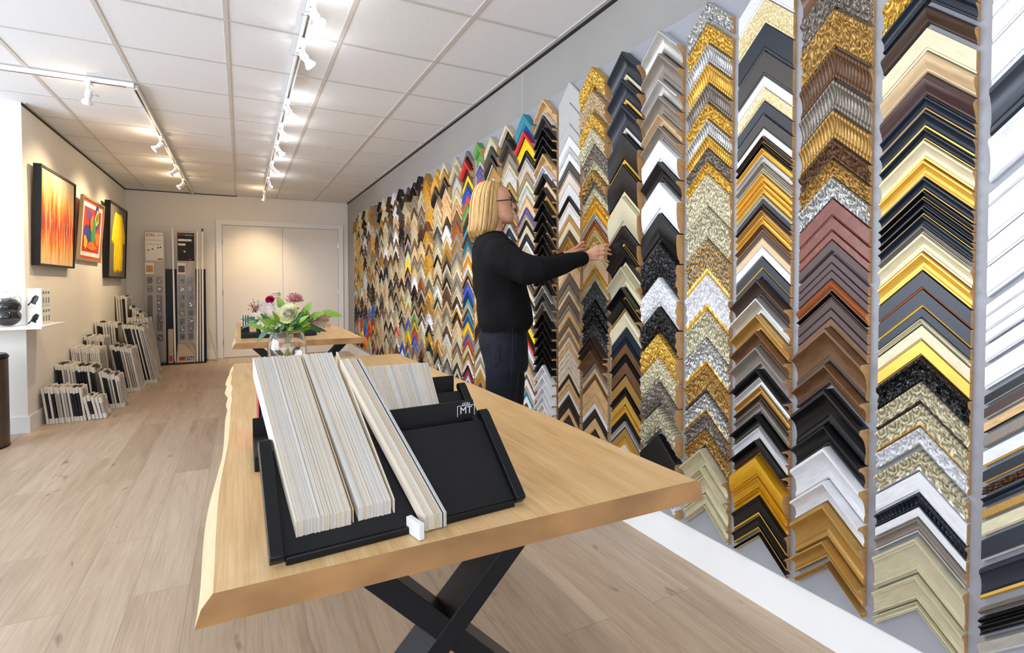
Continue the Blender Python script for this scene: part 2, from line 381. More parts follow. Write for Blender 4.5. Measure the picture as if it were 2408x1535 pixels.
COLS = {
-1:'2022 ft W;1956 ft W;1920 ft W;1859 ft W;1753 s. N;1629 s. W g;1493 f. W;1461 f. W;1376 f. W;1312 f. W g;1219 f. W;1188 f. W;1151 f. W g;1116 f. W g;1064 f. W g;992 f. K/S g;960 f. D/S g;924 f. E/K g;891 ft T g;852 f. W/G g;802 f. N/G g;763 fo B g;736 s. N g;704 ft O g;673 f. C g;628 f. N/S g;558 s. N/G g;455 r. T g;432 r. K;413 s. K g;376 r. S g',
0:'2058 so G;1974 s. N g;1917 r. D g;1857 f. C;1795 r. X;1737 r. H;1674 s. N/O;1636 s. N/G;1587 s. N/G;1556 s. C/G;1502 s. G/O;1456 s. N/O;1421 s. K/O;1401 s. K;1375 s. K/G;1356 s. N;1326 s. T/C;1306 s. C;1255 s. G;1204 f. N/M;1155 f. N/G;1105 f. N;1075 s. C/K;1057 f. C/X;1016 f. G/O;973 so K;902 so C/D;842 so C/O;778 so W/S g;716 so C/S;656 f. W;597 sp N;558 f. W/L;528 s. T/L G;477 w. A;372 w. A;297 s. A',
1:'2209 s. B;2121 so P;2021 so O;1901 sp B;1803 sp P;1709 sp O;1619 so B;1557 so O;1502 so S;1435 f. J;1379 f. J;1334 f. J;1306 f. H g;1263 f. H;1234 f. H;1211 f. H;1184 r. M/K;1144 s. K/M;1124 f. D;1090 f. H;1062 f. B;1034 h. B/D;919 h. B/D g;841 h. K;728 h. K;659 h. W;552 h. W;481 h. O;363 h. O g;289 w. O',
2:'2247 ft W;2171 fv C;2084 ft N;1988 ft T2;1901 ft W;1861 fv C;1815 ft N;1765 ft T2;1718 f. W;1691 s. D/O;1667 s. K;1648 s. G;1624 s. S/C;1599 s. T/C;1572 s. C/M;1558 s. G/O;1532 s. G;1512 s. G/D;1486 s. C/S;1471 f. N;1450 s. D;1431 s. O/G;1404 s. G/O;1380 s. B/O;1355 f. D/C;1331 f. X/W;1301 f. S/T;1265 f. N/G;1223 f. N g;1186 h. D;1121 h. S;1063 h. O;1004 h. B;948 h. T g;868 h. K;839 s. S;807 s. O;777 s. D;750 s. T g;707 h. K;675 s. T/S;659 w. W/C;616 h. K;583 s. B/O g;555 d. Y;480 w. Y;439 s. Y;413 w. K/G;337 w. K/G g;280 s. K/G',
3:'2275 so S g;2191 so G;2113 sp S;2037 sp G;1958 sp P;1882 so G;1818 sp S;1756 sp G;1705 so P;1654 so G;1604 so C;1474 so A;1347 so T/G;1207 so W/G;1067 so A;953 so S/G;850 so O/D;736 so S/G;660 so P;590 so O/D;517 h. A;439 h. C;411 s. A;331 s. A;286 s. A',
4:'2265 h. S/T;2167 h. T;2056 h. S/T;1985 h. T;1905 h. X/T;1855 h. T;1795 dr W;1702 h. K;1613 d. W;1479 dr K;1352 do K;1200 do W;1072 do K;954 do G;846 do C;741 do P g;629 do A g;510 dt K g;314 do W',
5:'2271 h. N/C;2141 h. N/G;2026 h. N/S;1887 d. K/G;1741 d. K/C;1588 dt A;1448 d. K/G;1351 h. K/C;1254 ht A;1156 h. K/O;1097 h. K/O;1044 r. C;962 f. N;915 s. N;885 f. B;834 s. K;797 f. B/K;729 f. O/K;666 s. K/B;629 f. G/K;583 s. G;550 f. K;509 s. S/K;476 f. O;427 s. G;396 s. W',
6:'2290 do G g;2168 do X g;2053 do G;1976 do C;1896 so P;1808 so C;1760 do O;1708 so P;1673 so C;1624 so G;1585 s. Y;1543 sp S;1508 sp M;1468 sp G;1446 sp C;1420 so G;1391 so C;1343 ft X;1257 sp G;1217 sp C;1184 so P2;1087 so K;1022 so K;967 so P2;898 h. D;874 h. D;825 h. B;760 f. T;731 f. X;700 f. B;671 f. E;591 f. E;548 f. W;517 f. K;468 f. E;409 f. K',
7:'2302 ft L;2185 ft L;2067 ft L;2001 f. W;1940 f. L;1907 f. W;1860 f. T2;1813 f. T;1794 ft X2;1734 ft W;1666 s. K;1635 f. X2;1614 f. W;1561 f. O;1526 f. C;1474 f. D;1440 s. O;1400 s. O;1333 f. E2;1233 f. Z;1171 f. T;1137 f. E2;1111 f. Z;1059 f. T;1027 f. E;980 f. Z;932 f. E;900 f. T;874 f. E2;840 f. E;809 f. X2;775 f. X2;742 f. X2;694 f. X2;662 f. K;636 f. E;600 f. E;573 f. W;544 f. K;508 f. K;469 f. E;428 f. K',
8:'2278 d. E;2200 d. W;2180 d. T2;2112 d. K;2058 d. K;2003 d. K;1954 d. E;1883 d. W;1835 d. K;1789 f. E2;1754 d. K;1705 f. O;1675 d. K;1609 d. K/E;1545 d. K/E;1473 d. K/E;1412 d. K/E;1356 d. K/G;1274 d. K/E;1205 d. K/G;1164 d. S;1117 d. T2;1066 d. T;1009 d. K;948 d. K;891 d. K;834 d. K;777 d. K;733 d. K;682 d. W;620 d. W;555 d. W;501 d. W;454 d. W;397 f. E',}
XBD = 1.6868
def parse(s):
    L = []
    for it in s.split(';'):
        p = it.split(); L.append((int(p[0])/1000, p[1][0], p[1][1], p[2], len(p) > 3))
    out = []
    for i, (z, pr, on, cc, g) in enumerate(L):
        dz = z-L[i+1][0] if i+1 < len(L) else min(.06, z-.16-.11)
        out.append((z, max(.012, dz*(.8 if g else .965)-.001), pr, on, cc))
    return out
def yc(k): return .721+.2335*k
for k in range(-1, 8):
    for i, (z, D, pr, on, cc) in enumerate(parse(COLS[k])):
        c = cc.split('/'); a = cmat(c[0], on); b = cmat(c[-1], on if on in 'pt' else '.') if len(c) > 1 else a
        q = MB(); uv = []
        chev(q, uv, pr, on, D, nst=(22 if on in 'op' else 1), seed=i*1.7+k, org=(0, 0, 0))
        o = q.build('frame_corner', [a, b, M_rawwood], smooth=.5 if pr in 'shrdw' or on in 'op' else .3, uv=uv)
        o.location = (XBD, yc(k), z)
        words = (ORN[on] if ORN[on] else PRO[pr])+' '+PAL[c[0]][3]
        colw = 'cut-off column at the right edge' if k == -1 else ordn(k+1)+' whole column from right'
        lab = f'{words} frame corner, {ordn(i+1)} down in {colw}'
        tag(o, lab, 'frame corner', 'frame corner samples in the ' + ('right edge' if k == -1 else ordn(k+1)) + ' column')

# the farther columns: about eight hundred smaller-looking samples, one object
FAR = {  # colour themes from top to bottom, per column
 9: 's|f|Q U R YY K S C LG L C VI C N L N W C K T W X2 S OR E C K W R W K S YY K R W S C E X2 E W S Q W K E O E', 10: 's|f|C K T2 K T A L X S L G C S N W C L K D W R U N S C X W T G E Y U W L C E K D S T', 
 11: 'f|s|T2 T2 T2 W W X2 L S W C N K T S A G L K C W T S K X L T2 W T A C S L K N', 12: 'f|f|V L VI R X U LG S C W T K L S A X C G K W S T L C O N W', 
 13: 'f|s|L K R K YY K U R V X K Q Q Q T W W OR YY W T E D X VI U U K Q VI K Q U YY YY T VI M R LG L W W V R U L K W A', 14: 's|f|A T S W C E A M T S O T A C T O A H W G K D X VI A H C A N E K C L', 
 15: 's|f|C S L E K W C O A D A W K A W D X T T A L T2 W A E L N T S W S', 16: 's|f|G K C W A T A K A C A E W O T2 W A T A X O T S L K W', 
 17: 'o|h|G G G G G O G G C P G O A W K G K A W O', 18: 's|f|K A T W D X E T L M S D O L W A T B K A', 19: 'f|s|K T X X A E W D T X A W K H T A V YY R U T X E K',
 20: 'f|s|D A T T K VI T2 LG YY M U K D A LG R A VI V YY O M X Q K', 21: 's|f|K T2 D K D T A X D K A O X A N D S A A U W T', 22: 's|f|W W L W N W K A X K O A T K S A X R A W K D', 
 23: 's|f|D D T K A D S A A K D X A T W K A T D O X', 24: 's|f|C C A A W K N L A X A C T A D S W A X', 25: 'f|s|K O D K T A O W K A X N D A C X A K', 26: 's|f|T T A D T X L A C W A K O A T X D', 27: 's|o|O O A G O O A O X K D U Q R YY A W',
 28: 'o|o|A W W T A O O A K D A VI OR R YY A', 29: 'o|o|K K W W K A W W X A K D Q U R OR', 30: 'o|o|C A C K A G A O A W D K U R YY K', 31: 'o|o|G G G G G O G A O K O A K', 32: 's|o|T A A B O A G A T K N T A D'}
FCOL = list(PAL)
fm = [cmat(c, '.') for c in FCOL]+[cmat(c, 'o') for c in ('G', 'O', 'A', 'C', 'K', 'W', 'P')]+[M_rawwood]
fo = {c: len(FCOL)+i for i, c in enumerate(('G', 'O', 'A', 'C', 'K', 'W', 'P'))}; RAW = len(fm)-1
rr = random.Random(11)
q = MB(); uv = []
for z, D, pr, on, cc in parse(COLS[8]):
    c = cc.split('/'); i0 = FCOL.index(c[0]); i1 = FCOL.index(c[-1])
    chev(q, uv, 'l' if pr == 'd' else pr, '.', D, org=(XBD, yc(8), z), mi=(i0, i1, RAW))
for k, s in FAR.items():
    p1, p2, cl = s.split('|'); cl = cl.split(); z = 2.262-.006*(k % 3)+rr.uniform(-.01, .01)
    W = .205 if k not in (12, 10) else .205
    reps = 1.0
    zmin = .285; n = len(cl); tot = z-zmin
    ws = [rr.uniform(.6, 1.5) for _ in range(n)]
    nn = max(n, int(tot/.050)); seq = [cl[min(n-1, int(i*n/nn))] for i in range(nn)]
    ws = [rr.uniform(.55, 1.5)*(1.35 if i < nn*.25 else .9) for i in range(nn)]; sc = tot/sum(ws)
    for i, c in enumerate(seq):
        dz = ws[i]*sc
        if c in 'WLCE' and rr.random() < .42: c = rr.choice(['T', 'A', 'P', 'X', 'B', 'O'])
        if rr.random() < .14: c = rr.choice(['K', 'A', 'T2', 'T', 'B', 'X', 'O', 'D'])
        pr = rr.choice([p1, p1, p2, 'f', 's']); 
        if i < 3 and rr.random() < .6: pr = 'h' if k > 16 else 'd'
        orn = pr == 'o' and c in fo
        if pr == 'o': pr = 'r'
        i0 = fo[c] if orn else FCOL.index(c)
        i1 = FCOL.index(rr.choice(['G', 'K', 'C', 'S'])) if rr.random() < .2 else i0
        Wk = .12 if (k == 12 and i < 12) else W
        chev(q, uv, pr, 'o' if orn else '.', max(.01, dz*.95-.001), W=Wk, org=(XBD, yc(k), z), mi=(i0, i1, RAW), nst=5 if orn else 1, seed=i)
        z -= dz
o = q.build('frame_corners', fm, smooth=.4, uv=uv)
tag(o, 'hundreds of farther frame corner samples filling the wall behind the woman to the far end', 'frame corners', kind='stuff')

# ---------------- oak tables with crossed steel legs ----------------
def live(y):  # natural wavy edge
    return .006*math.sin(y*4.1+.6)+.0025*math.sin(y*9+1)+(.0035*math.sin(y*26) if y > 2.1 else .0035*math.sin(y*26)*max(0, (y-1.8)/.3))
def make_table(label):
    t = thing('table', label, 'table', (0, 0, 0), 0, 'oak tables with crossed black legs')
    Y0, Y1, zt, zb = .751, 2.912, .76, .715; n = 60; top = []; bot = []; mid = []
    Lt, Lm, Lb, Rt, Rm, Rb = [], [], [], [], [], []
    for i in range(n+1):
        y = Y0+(Y1-Y0)*i/n; a = live(y)
        near = max(0, 1-(y-Y0)/.12)**2
        Lt.append((-.038+a*.7, y, zt)); Lm.append((-.05+a-.002*near, y, zt-.018)); Lb.append((-.056+a*1.2-.004*near, y, zb+.002))
        b = .004*math.sin(y*4.2+2)+.002*math.sin(y*11); cr = .05*max(0, (y-Y0)/(Y1-Y0)-.55)
        Rt.append((.856-cr+b, y, zt)); Rm.append((.872-cr+b, y, zt-.01)); Rb.append((.876-cr+b, y, zb))
    q = MB(); R = []
    for i in range(n+1): R.append([Lt[i], Lm[i], Lb[i], Rb[i], Rm[i], Rt[i]])
    vs = [v for r in R for v in r]; fs = []; ms = []
    for i in range(n):
        for k in range(6):
            fs.append((i*6+k, i*6+(k+1) % 6, (i+1)*6+(k+1) % 6, (i+1)*6+k)); ms.append({0: 1, 1: 1}.get(k, 0))
    fs.append(tuple(range(6))); ms.append(2); fs.append(tuple(n*6+k for k in range(6))); ms.append(2)
    q.v = vs; q.f = fs; q.m = ms
    o = q.build('table_top', [M_oak, M_sap, M_endgrain], t, smooth=.5)
    for yy in (1.07, 2.5):
        q = MB(); cx, hz, w, d = .43, .357, .026, .1
        for sgn in (-1, 1):
            a = math.radians(45); dx, dz = math.cos(a)*sgn, math.sin(a); px, pz = -dz, dx
            L = hz/dz
            # square steel bar cut flush with floor and table top
            ww = w/abs(dz)
            vs = []
            y0, y1 = (yy, yy+d) if sgn > 0 else (yy+.0015, yy+d-.0015)
            for y in (y0, y1):
                vs += [(cx-sgn*hz-ww, y, 0), (cx-sgn*hz+ww, y, 0), (cx+sgn*hz+ww, y, .7145), (cx+sgn*hz-ww, y, .7145)]
            q.add(vs, [(0, 1, 2, 3), (4, 5, 6, 7), (0, 1, 5, 4), (1, 2, 6, 5), (2, 3, 7, 6), (3, 0, 4, 7)])
        q.box((cx-.42, yy+.01, .706), (cx+.42, yy+d-.01, .7145))
        q.build('leg_frame', M_blacksteel, t, bevel=.003)
    return t
table = make_table('large near oak table with wavy bark edge and crossed black legs')
tb2 = dup(table); move(tb2, (0, 3.182, 0)); tb2['label'] = 'farther oak table in front of the double door'

# ---------------- mat board sample racks ----------------
CARD = [mat('cream_mat_board', lin(224, 214, 200), .8, var=.03), mat('white_mat_board', lin(226, 222, 216), .8, var=.03), mat('beige_mat_board', lin(214, 198, 176), .8, var=.04),
        mat('grey_mat_board', lin(206, 202, 200), .8, var=.03), mat('ivory_mat_board', lin(226, 212, 192), .8, var=.04)]
TAN = mat('tan_mat_board', lin(214, 186, 148), .8, var=.05); DKC = mat('dark_mat_board', lin(70, 62, 56), .8); REDC = mat('red_mat_board', lin(168, 60, 60), .7); BLUC = mat('blue_mat_board', lin(72, 92, 158), .7)
LX = Vector((.052, .783, .76)); AV = Vector((.998, .069, 0)); DV = Vector((-.069, .998, 0)); ZV = Vector((0, 0, 1))
def tray(label, org, wdt, dv, group='mat sample racks'):
    r = thing('sample_rack', label, 'rack', org, math.atan2(AV.y, AV.x), group)
    ln = .2; a = math.radians(45)
    M = Matrix.Translation((0, 0, .004)) @ Matrix.Rotation(a-.03, 4, 'X')
    q = MB(); q.box((0, 0, 0), (wdt, ln*.9, .005), 0, M); q.build('sloping_plate', M_blackfelt, r)
    for xa, xb in ((.002, .20), (.256, wdt-.002)):
        q = MB(); q.box((xa, 0, 0), (max(xb, xa+.01), .010, .012), 0, Matrix.Translation((0, -.006, 0)))
        if xb > xa: q.build('front_lip', M_blackplastic, r, bevel=.002)
    for x in (-.02, wdt):
        q = MB(); n = 10; h = .017
        pts = [(0, -.002), (0, h-.004), (.004, h), (ln-.012, h), (ln-.002, h-.003), (ln+.002, h-.012), (ln-.004, -.004)]
        vs = [(x, y, z) for y, z in pts]+[(x+.02, y, z) for y, z in pts]; m = len(pts)
        vs = [M @ Vector(v) for v in vs]
        q.add(vs, [tuple(range(m)), tuple(range(m, 2*m))]+[(i, (i+1) % m, (i+1) % m+m, i+m) for i in range(m)])
        q.build('side_rail', M_blackplastic, r, smooth=.4, bevel=.0015)
    q = MB(); q.box((dv, .158, .012), (wdt, .163, .166)); q.build('upright_divider', M_blackfelt, r, bevel=.001)
    q = MB()
    for x in (.01, wdt-.022): q.box((x, .142, 0), (x+.012, .154, .13))
    q.build('support_leg', M_blackplastic, r)
    return r
def text(name, body, size, M, m, parent, ext=.0004, align='CENTER', bold=False, sx=1):
    cu = bpy.data.curves.new(name, 'FONT'); cu.body = body; cu.size = size; cu.extrude = ext; cu.align_x = align; cu.align_y = 'CENTER'
    if bold: cu.offset = size*.025
    tmp = bpy.data.objects.new('tmp', cu); C.objects.link(tmp); dg = bpy.context.evaluated_depsgraph_get(); dg.update()
    me = bpy.data.meshes.new_from_object(tmp.evaluated_get(dg)); bpy.data.objects.remove(tmp)
    me.materials.clear(); me.materials.append(m); me.transform(M @ Matrix.Diagonal((sx, 1, 1, 1)))
    o = bpy.data.objects.new(name, me); link(o, parent); return o
rack = tray('black rack with sloping front at near end of the near table', LX, .402, .205)
# emblem on the divider: small crown over a framed monogram
q = MB(); zt = .160; xm = .384
for a, b in [((xm-.02, zt-.022), (xm-.02, zt)), ((xm-.02, zt), (xm+.02, zt)), ((xm+.02, zt), (xm+.02, zt-.022))]:
    q.tube([(a[0], .1575, a[1]-.004), (b[0], .1575, b[1]-.004)], .0007, 4)
for k in range(-2, 3): q.tube([(xm+k*.0035, .1575, zt-.003), (xm+k*.0042, .1575, zt+.003-abs(k)*.0006)], .0008, 4)
q.build('emblem', M_white, rack)
text('monogram', 'MT', .021, Matrix.Translation((xm, .1574, zt-.0145)) @ Matrix.Rotation(PI/2, 4, 'X'), M_white, rack)
def card(P, sk, h, rise, run, th, m, label, grp, back=.12, a=AV, d=DV):
    """one mitred strip of mat board standing on edge, apex to the back"""
    P = Vector(P); A = P+a*sk+d*run+ZV*rise; u = (a*sk+d*run+ZV*rise).normalized()
    prof = [P, P+ZV*h, A+ZV*h, A+ZV*(h-.003)+u*.004, A+u*.004, A]
    vs = [p-a*th/2 for p in prof]+[p+a*th/2 for p in prof]
    q = MB(); q.add(vs, [(0, 1, 2, 5), (5, 2, 3, 4), (6, 11, 8, 7), (11, 10, 9, 8)]+[(i, (i+1) % 6, (i+1) % 6+6, i+6) for i in range(6)])
    o = q.build('mat_sample', m, None); return tag(o, label, 'mat sample', grp)
rr = random.Random(3)
def block(a0, a1, n, off, sk, lab, grp, far=0, tans=0, rise=.222, run=.232, h=.0385):
    for i in range(n):
        a = a0+(a1-a0)*(i+.5)/n
        P = LX+AV*a+DV*(off+rr.uniform(-.0004, .0005))+ZV*(.012 if off > 0 else .002)+ZV*rr.uniform(0, .0012)
        if far: P = P+Vector((0, far, 0))
        m = rr.choice(CARD) if rr.random() > tans else rr.choice([TAN, CARD[2], CARD[4]])
        card(P, sk, h+rr.uniform(-.0008, .0012), rise, run, (a1-a0)/n*.8, m, lab, grp)
block(.020, .104, 46, .018, -.036, 'pale mat board strip standing in the wide left pack on the near black rack', 'mat strips in the wide left pack')
block(.1065, .1085, 1, .019, -.037, 'lone cream mat board strip leaning between the two wide packs', 'mat strip between packs', tans=1)
block(.1160, .171, 30, .02, -.042, 'pale mat board strip standing in the second pack on the near black rack', 'mat strips in the second pack')
block(.217, .2485, 14, -.014, -.077, 'shorter mat board strip in the narrow right pack touching the table top', 'mat strips in the narrow right pack', tans=.6, rise=.235, run=.238, h=.024)
for i in range(3):
    P = LX+AV*(.2495+i*.003)+DV*(-.014)+ZV*.002
    card(P, -.077, .024, .235, .238, .0018, [DKC, CARD[1], CARD[3]][i], ['dark thin mat board strip near the right pack edge', 'white mat board strip second from the right pack edge', 'grey mat board strip at right edge of narrow pack'][i], 'mat strips in the narrow right pack')
# spare white samples standing flat against the narrow pack
block(.1745, .1775, 1, .02, -.036, 'single brown faced strip standing in the gap right of the second pack', 'single strip in the gap', tans=1)
one = one_box('card_block', (0, 0, 0), (.010, .040, .026), M_paper, None, .001, Matrix.Translation(LX+AV*.198+DV*(-.036)) @ Matrix.Rotation(.25, 4, 'Z') @ Matrix.Translation((0, 0, .001)))
tag(one, 'small white card block lying between the two right packs', 'card block')
# second rack behind
rack2 = tray('black rack behind the near rack, half hidden', Vector((.275, 1.075, .76)), .25, .178)
for i in range(48):
    x = .295+.14*(i+.5)/48; P = Vector((x, 1.10, .80))
    card(P, -.03+.036*i/47, .016, .15, .15, (.0026), rr.choice(CARD), 'pale mat board strip in the pack on the rack behind', 'mat strips on the rear rack', back=.1, a=Vector((1, 0, 0)), d=Vector((0, 1, 0)))
q = MB(); q.tube([(.462, 1.25, .86), (.462, 1.255, .883), (.462, 1.265, .893), (.462, 1.28, .888), (.462, 1.29, .86), (.462, 1.29, .77)], .0045, 10); q.tube([(.462, 1.25, .86), (.462, 1.25, .77)], .0045, 10)
q.build('wire_loop', M_blackplastic, rack2, smooth=.6).matrix_parent_inverse = rack2.matrix_basis.inverted()
# left black box, folders
b = thing('storage_box', 'low black box left of the mat strips on the near table', 'box', (.022, 1.2, .7605))
one_box('box_body', (0, 0, 0), (.16, .165, .034), M_blackfelt, b, .002); one_box('box_back', (0, .165, 0), (.06, .171, .078), M_blackfelt, b, .001)
tag(one_box('paper_tab', (.030, 1.255, .7945), (.050, 1.262, .7965), M_paper), 'tiny white paper tab on the low black box', 'paper')
for i, (m, lb) in enumerate([(REDC, 'red folder sheet upright behind the low black box'), (BLUC, 'blue folder sheet next to the red one'), (CARD[1], 'white folder sheet next to the blue one'), (mat('pale_blue_card', lin(176, 190, 220), .7), 'pale blue folder sheet beside the mat strips')]):
    tag(one_box('folder', (.036+i*.006, 1.385, .7605), (.0385+i*.006, 1.56, .90), m), lb, 'folder')
tag(one_box('folder_stand', (.028, 1.375, .7602), (.07, 1.383, .82), M_blackfelt), 'small black divider behind the low black box', 'divider')

# racks on the far table
OFF = Vector((.075, 3.44, 0))
for src, lb in ((rack, 'black rack of mat strips on the farther table'), ):
    d2 = dup(src); move(d2, OFF); d2['label'] = lb
LX = LX+OFF
block(.012, .17, 34, .018, -.03, 'pale mat board strip standing on the farther table', 'mat strips on the farther table')
block(.19, .26, 16, .0, -.03, 'pale mat board strip in the right pack on the farther table', 'mat strips on the farther table, right pack', rise=.17, run=.2, h=.02)
LX = LX-OFF
b2 = dup(b); b2.location = (-.005, 4.26, .7605); b2['label'] = 'low black box on the farther table, left side'
for i in range(7):
    tag(one_box('folder', (.0+i*.009, 4.45, .7605), (.006+i*.009, 4.6, .92), [CARD[1], M_blackfelt][i % 2]), 'white or black sheet upright at left end of the farther table', 'folder', 'upright sheets on the farther table')

# ---------------- vase with flowers ----------------
VC = Vector((.2, 2.62, .7605)); ER = Vector((.9, -.436, 0)); EB = Vector((.436, .9, 0))
def vp(dx, z, dep=0): return VC+ER*dx+EB*dep+ZV*(z-.7605)
q = MB()
out = [(.062, 0), (.070, .003), (.080, .02), (.088, .06), (.090, .10), (.085, .145), (.074, .18), (.066, .19)]
inn = [(.0638, .19), (.072, .178), (.083, .144), (.088, .10), (.086, .06), (.078, .022), (.068, .010), (.0, .009)]
q.lathe(out+inn, 40, VC, cap=True)
vase = q.build('glass_vase', M_glass, None, smooth=.9); tag(vase, 'clear round glass vase of flowers on the near table', 'vase')
GR1 = mat('bright_green_leaf', lin(120, 158, 44), .45, var=.2, vs=30); GR2 = mat('dark_green_leaf', lin(52, 92, 46), .45, var=.25, vs=30); GR3 = mat('grey_green_leaf', lin(96, 124, 104), .5, var=.2, vs=30)
PK = mat('dusty_pink_leaf', lin(204, 178, 164), .55, var=.16, vs=30); STEM = mat('flower_stem', lin(150, 156, 70), .5, var=.2, vs=40); TWIG = mat('brown_twig', lin(110, 78, 58), .6)
MG = mat('magenta_petal', lin(192, 14, 92), .5, var=.2, vs=40); CRM = mat('cream_green_petal', lin(250, 246, 222), .5, var=.04, vs=30); CRG = mat('lime_outer_petal', lin(226, 228, 156), .5, var=.08, vs=30)
MUM = mat('rose_pink_petal', lin(196, 118, 118), .55, var=.2, vs=60); MUML = mat('pale_pink_petal', lin(232, 196, 186), .55, var=.1, vs=60); BER = mat('russet_berry', lin(168, 84, 66), .4, var=.3, vs=80)
def leaf(q, base, tip, wd, nrm=None, lobes=0, mi=0, curl=.15, n=12):
    base, tip = Vector(base), Vector(tip); d = tip-base; L = d.length; d.normalize()
    nrm = Vector(nrm or (-.3, -.8, .5)).normalized(); s = d.cross(nrm).normalized(); nn = s.cross(d)
    cl, le, ri = [], [], []
    for i in range(n+1):
        t = i/n; wv = math.sin(PI*t**.8)**.8 if 0 < t < 1 else 0
        if lobes: wv *= .45+.55*abs(math.sin(PI*lobes*t))
        c = base+d*L*t+nn*(-curl*L*(t-.3)**2)
        cl.append(c); le.append(c+s*wd*wv+nn*.12*wd*wv+d*(wd*.35*wv if lobes else 0)); ri.append(c-s*wd*wv+nn*.12*wd*wv+d*(wd*.35*wv if lobes else 0))
    T = nn*.0006
    vs = []
    for i in range(n+1): vs += [le[i]+T, cl[i]+T, ri[i]+T, ri[i]-T, cl[i]-T, le[i]-T]
    fs = []
    for i in range(n):
        for k in range(6): fs.append((i*6+k, i*6+(k+1) % 6, (i+1)*6+(k+1) % 6, (i+1)*6+k))
    q.add(vs, fs, mi)
def stem_to(q, p, r=.0022, mi=0, k=0):
    p = Vector(p); neck = VC+ZV*.19+(p-VC-ZV*.19).normalized()*.0
    dx = (p-VC); n = VC+Vector((dx.x*.18, dx.y*.18, .185)); b = VC+Vector((-dx.x*.2, -dx.y*.2, .014))
    q.tube([b, n*.5+b*.5+Vector((.002, 0, 0)), n, n*.5+p*.5+ZV*.01, p], r, 6, mi)
def flower(name, label, cat, p): return thing(name, label, cat, p, 0, 'stems in the glass vase')
def local(o, ch): ch.matrix_parent_inverse = Matrix.Translation(-Vector(o.location)); return ch
# cream rose, magenta rose: spirals of cupped petals
def rose(label, p, R, mats, n1, facing):
    o = flower('rose', label, 'flower', p); F = Vector(facing).normalized(); qt = Vector((0, 0, 1)).rotation_difference(F).to_matrix().to_4x4()
    q = MB(); rr2 = random.Random(int(R*1000))
    for i in range(n1):
        t = i/n1; rad = R*(.12+.88*t); ang = i*2.4; h = R*(.75-.55*t); w = rad*(.55+.5*t)
        g = 5; vs = []
        for a in range(g+1):
            for b_ in range(g+1):
                u = (a/g-.5)*1.7*(1 if t > .3 else 1.5); v = b_/g
                rr_ = rad*(.35+.65*math.sin(v*PI*.5)) + (R*.22*t*t*(v**3)) ; zz = (v*1.0-.35)*h*1.6-R*.25*t
                wob = .04*R*math.sin(u*7+i)*v
                vs.append(Vector((math.cos(ang+u)*rr_, math.sin(ang+u)*rr_, zz+wob)))
        vs = [qt @ v for v in vs]; vs2 = [v+F*.0006 for v in vs]; m = 1 if t > .72 and len(mats) > 1 else 0
        G = g+1
        fs = [(a*G+b_, a*G+b_+1, (a+1)*G+b_+1, (a+1)*G+b_) for a in range(g) for b_ in range(g)]
        k = len(vs); fs2 = [tuple(x+k for x in f) for f in fs]
        q.add(vs+vs2, fs+fs2, m)
    q.build('petals', mats, o, smooth=3); q = MB(); stem_to(q, p); local(o, q.build('stem', STEM, o, smooth=3)); return o
rose('large cream rose with lime outer petals at centre of the bouquet', vp(.026, 1.035, -.05), .044, [CRM, CRG], 34, (-.35, -.75, .35))
rose('small magenta rose upper left in the bouquet', vp(-.082, 1.098, 0), .021, [MG], 20, (-.3, -.7, .5))
mu = flower('chrysanthemum', 'dusty pink spiky chrysanthemum at top of the bouquet', 'flower', vp(.03, 1.085, .02)); q = MB(); rr2 = random.Random(5)
for i in range(260):
    el = math.acos(1-rr2.random()*.95); az = rr2.uniform(0, 2*PI); d = Vector((math.sin(el)*math.cos(az), math.sin(el)*math.sin(az)*.8, math.cos(el)))
    L = .046*(.8+.25*rr2.random()); q.tube([d*.012, d*L*.6, d*L+ZV*.003], [.0014, .0027, .0014], 4, 1 if rr2.random() < .4 else 0)
q.build('petals', [MUM, MUML], mu); q = MB(); stem_to(q, mu.location); local(mu, q.build('stem', STEM, mu, smooth=3))
be = flower('berry_sprig', 'sprig of small russet berries at far left of the bouquet', 'sprig', vp(-.155, 1.05, 0)); q = MB()
for i in range(40):
    d = Vector((rr2.gauss(0, .014), rr2.gauss(0, .01), rr2.gauss(.015, .012))); q.tube([(0, 0, -.03), d*.6, d], .0006, 4, 1)
    q.lathe([(.0002, -.0028), (.0024, -.0012), (.0028, .0006), (.0012, .0028), (.0002, .003)], 6, d)
q.build('berries', [BER, TWIG], be, smooth=3); q = MB(); stem_to(q, be.location-ZV*.03, .0015); local(be, q.build('stem', TWIG, be, smooth=3))
def branch(label, name, end, leaves, m, lobes=0, sm=STEM):
    end = vp(*end); o = flower(name, label, 'leaves', end); q = MB(); stem_to(q, end, .0016); local(o, q.build('stem', sm, o, smooth=3))
    for (bx, bz, bd), (tx, tz, td), wd in leaves:
        q = MB(); leaf(q, vp(bx, bz, bd), vp(tx, tz, td), wd, lobes=lobes); local(o, q.build('leaf', m, o, smooth=1.2))
branch('bright green branch with one upright broad leaf above the cream rose', 'leafy_branch', (-.02, 1.02, .01), [((-.01, 1.03, 0), (-.045, 1.115, .0), .019), ((-.03, 1.02, 0), (.05, 1.06, .03), .016)], GR1)
branch('long bright green branch reaching far to the right', 'leafy_branch', (.16, 1.03, .02), [((.08, 1.0, -.02), (.12, 1.09, -.01), .021), ((.11, 1.015, 0), (.19, 1.035, -.02), .016), ((.17, 1.04, 0), (.27, 1.02, 0), .017), ((.06, .985, -.03), (.1, 1.05, -.03), .022), ((.05, .97, -.04), (.13, .99, -.05), .02)], GR1)
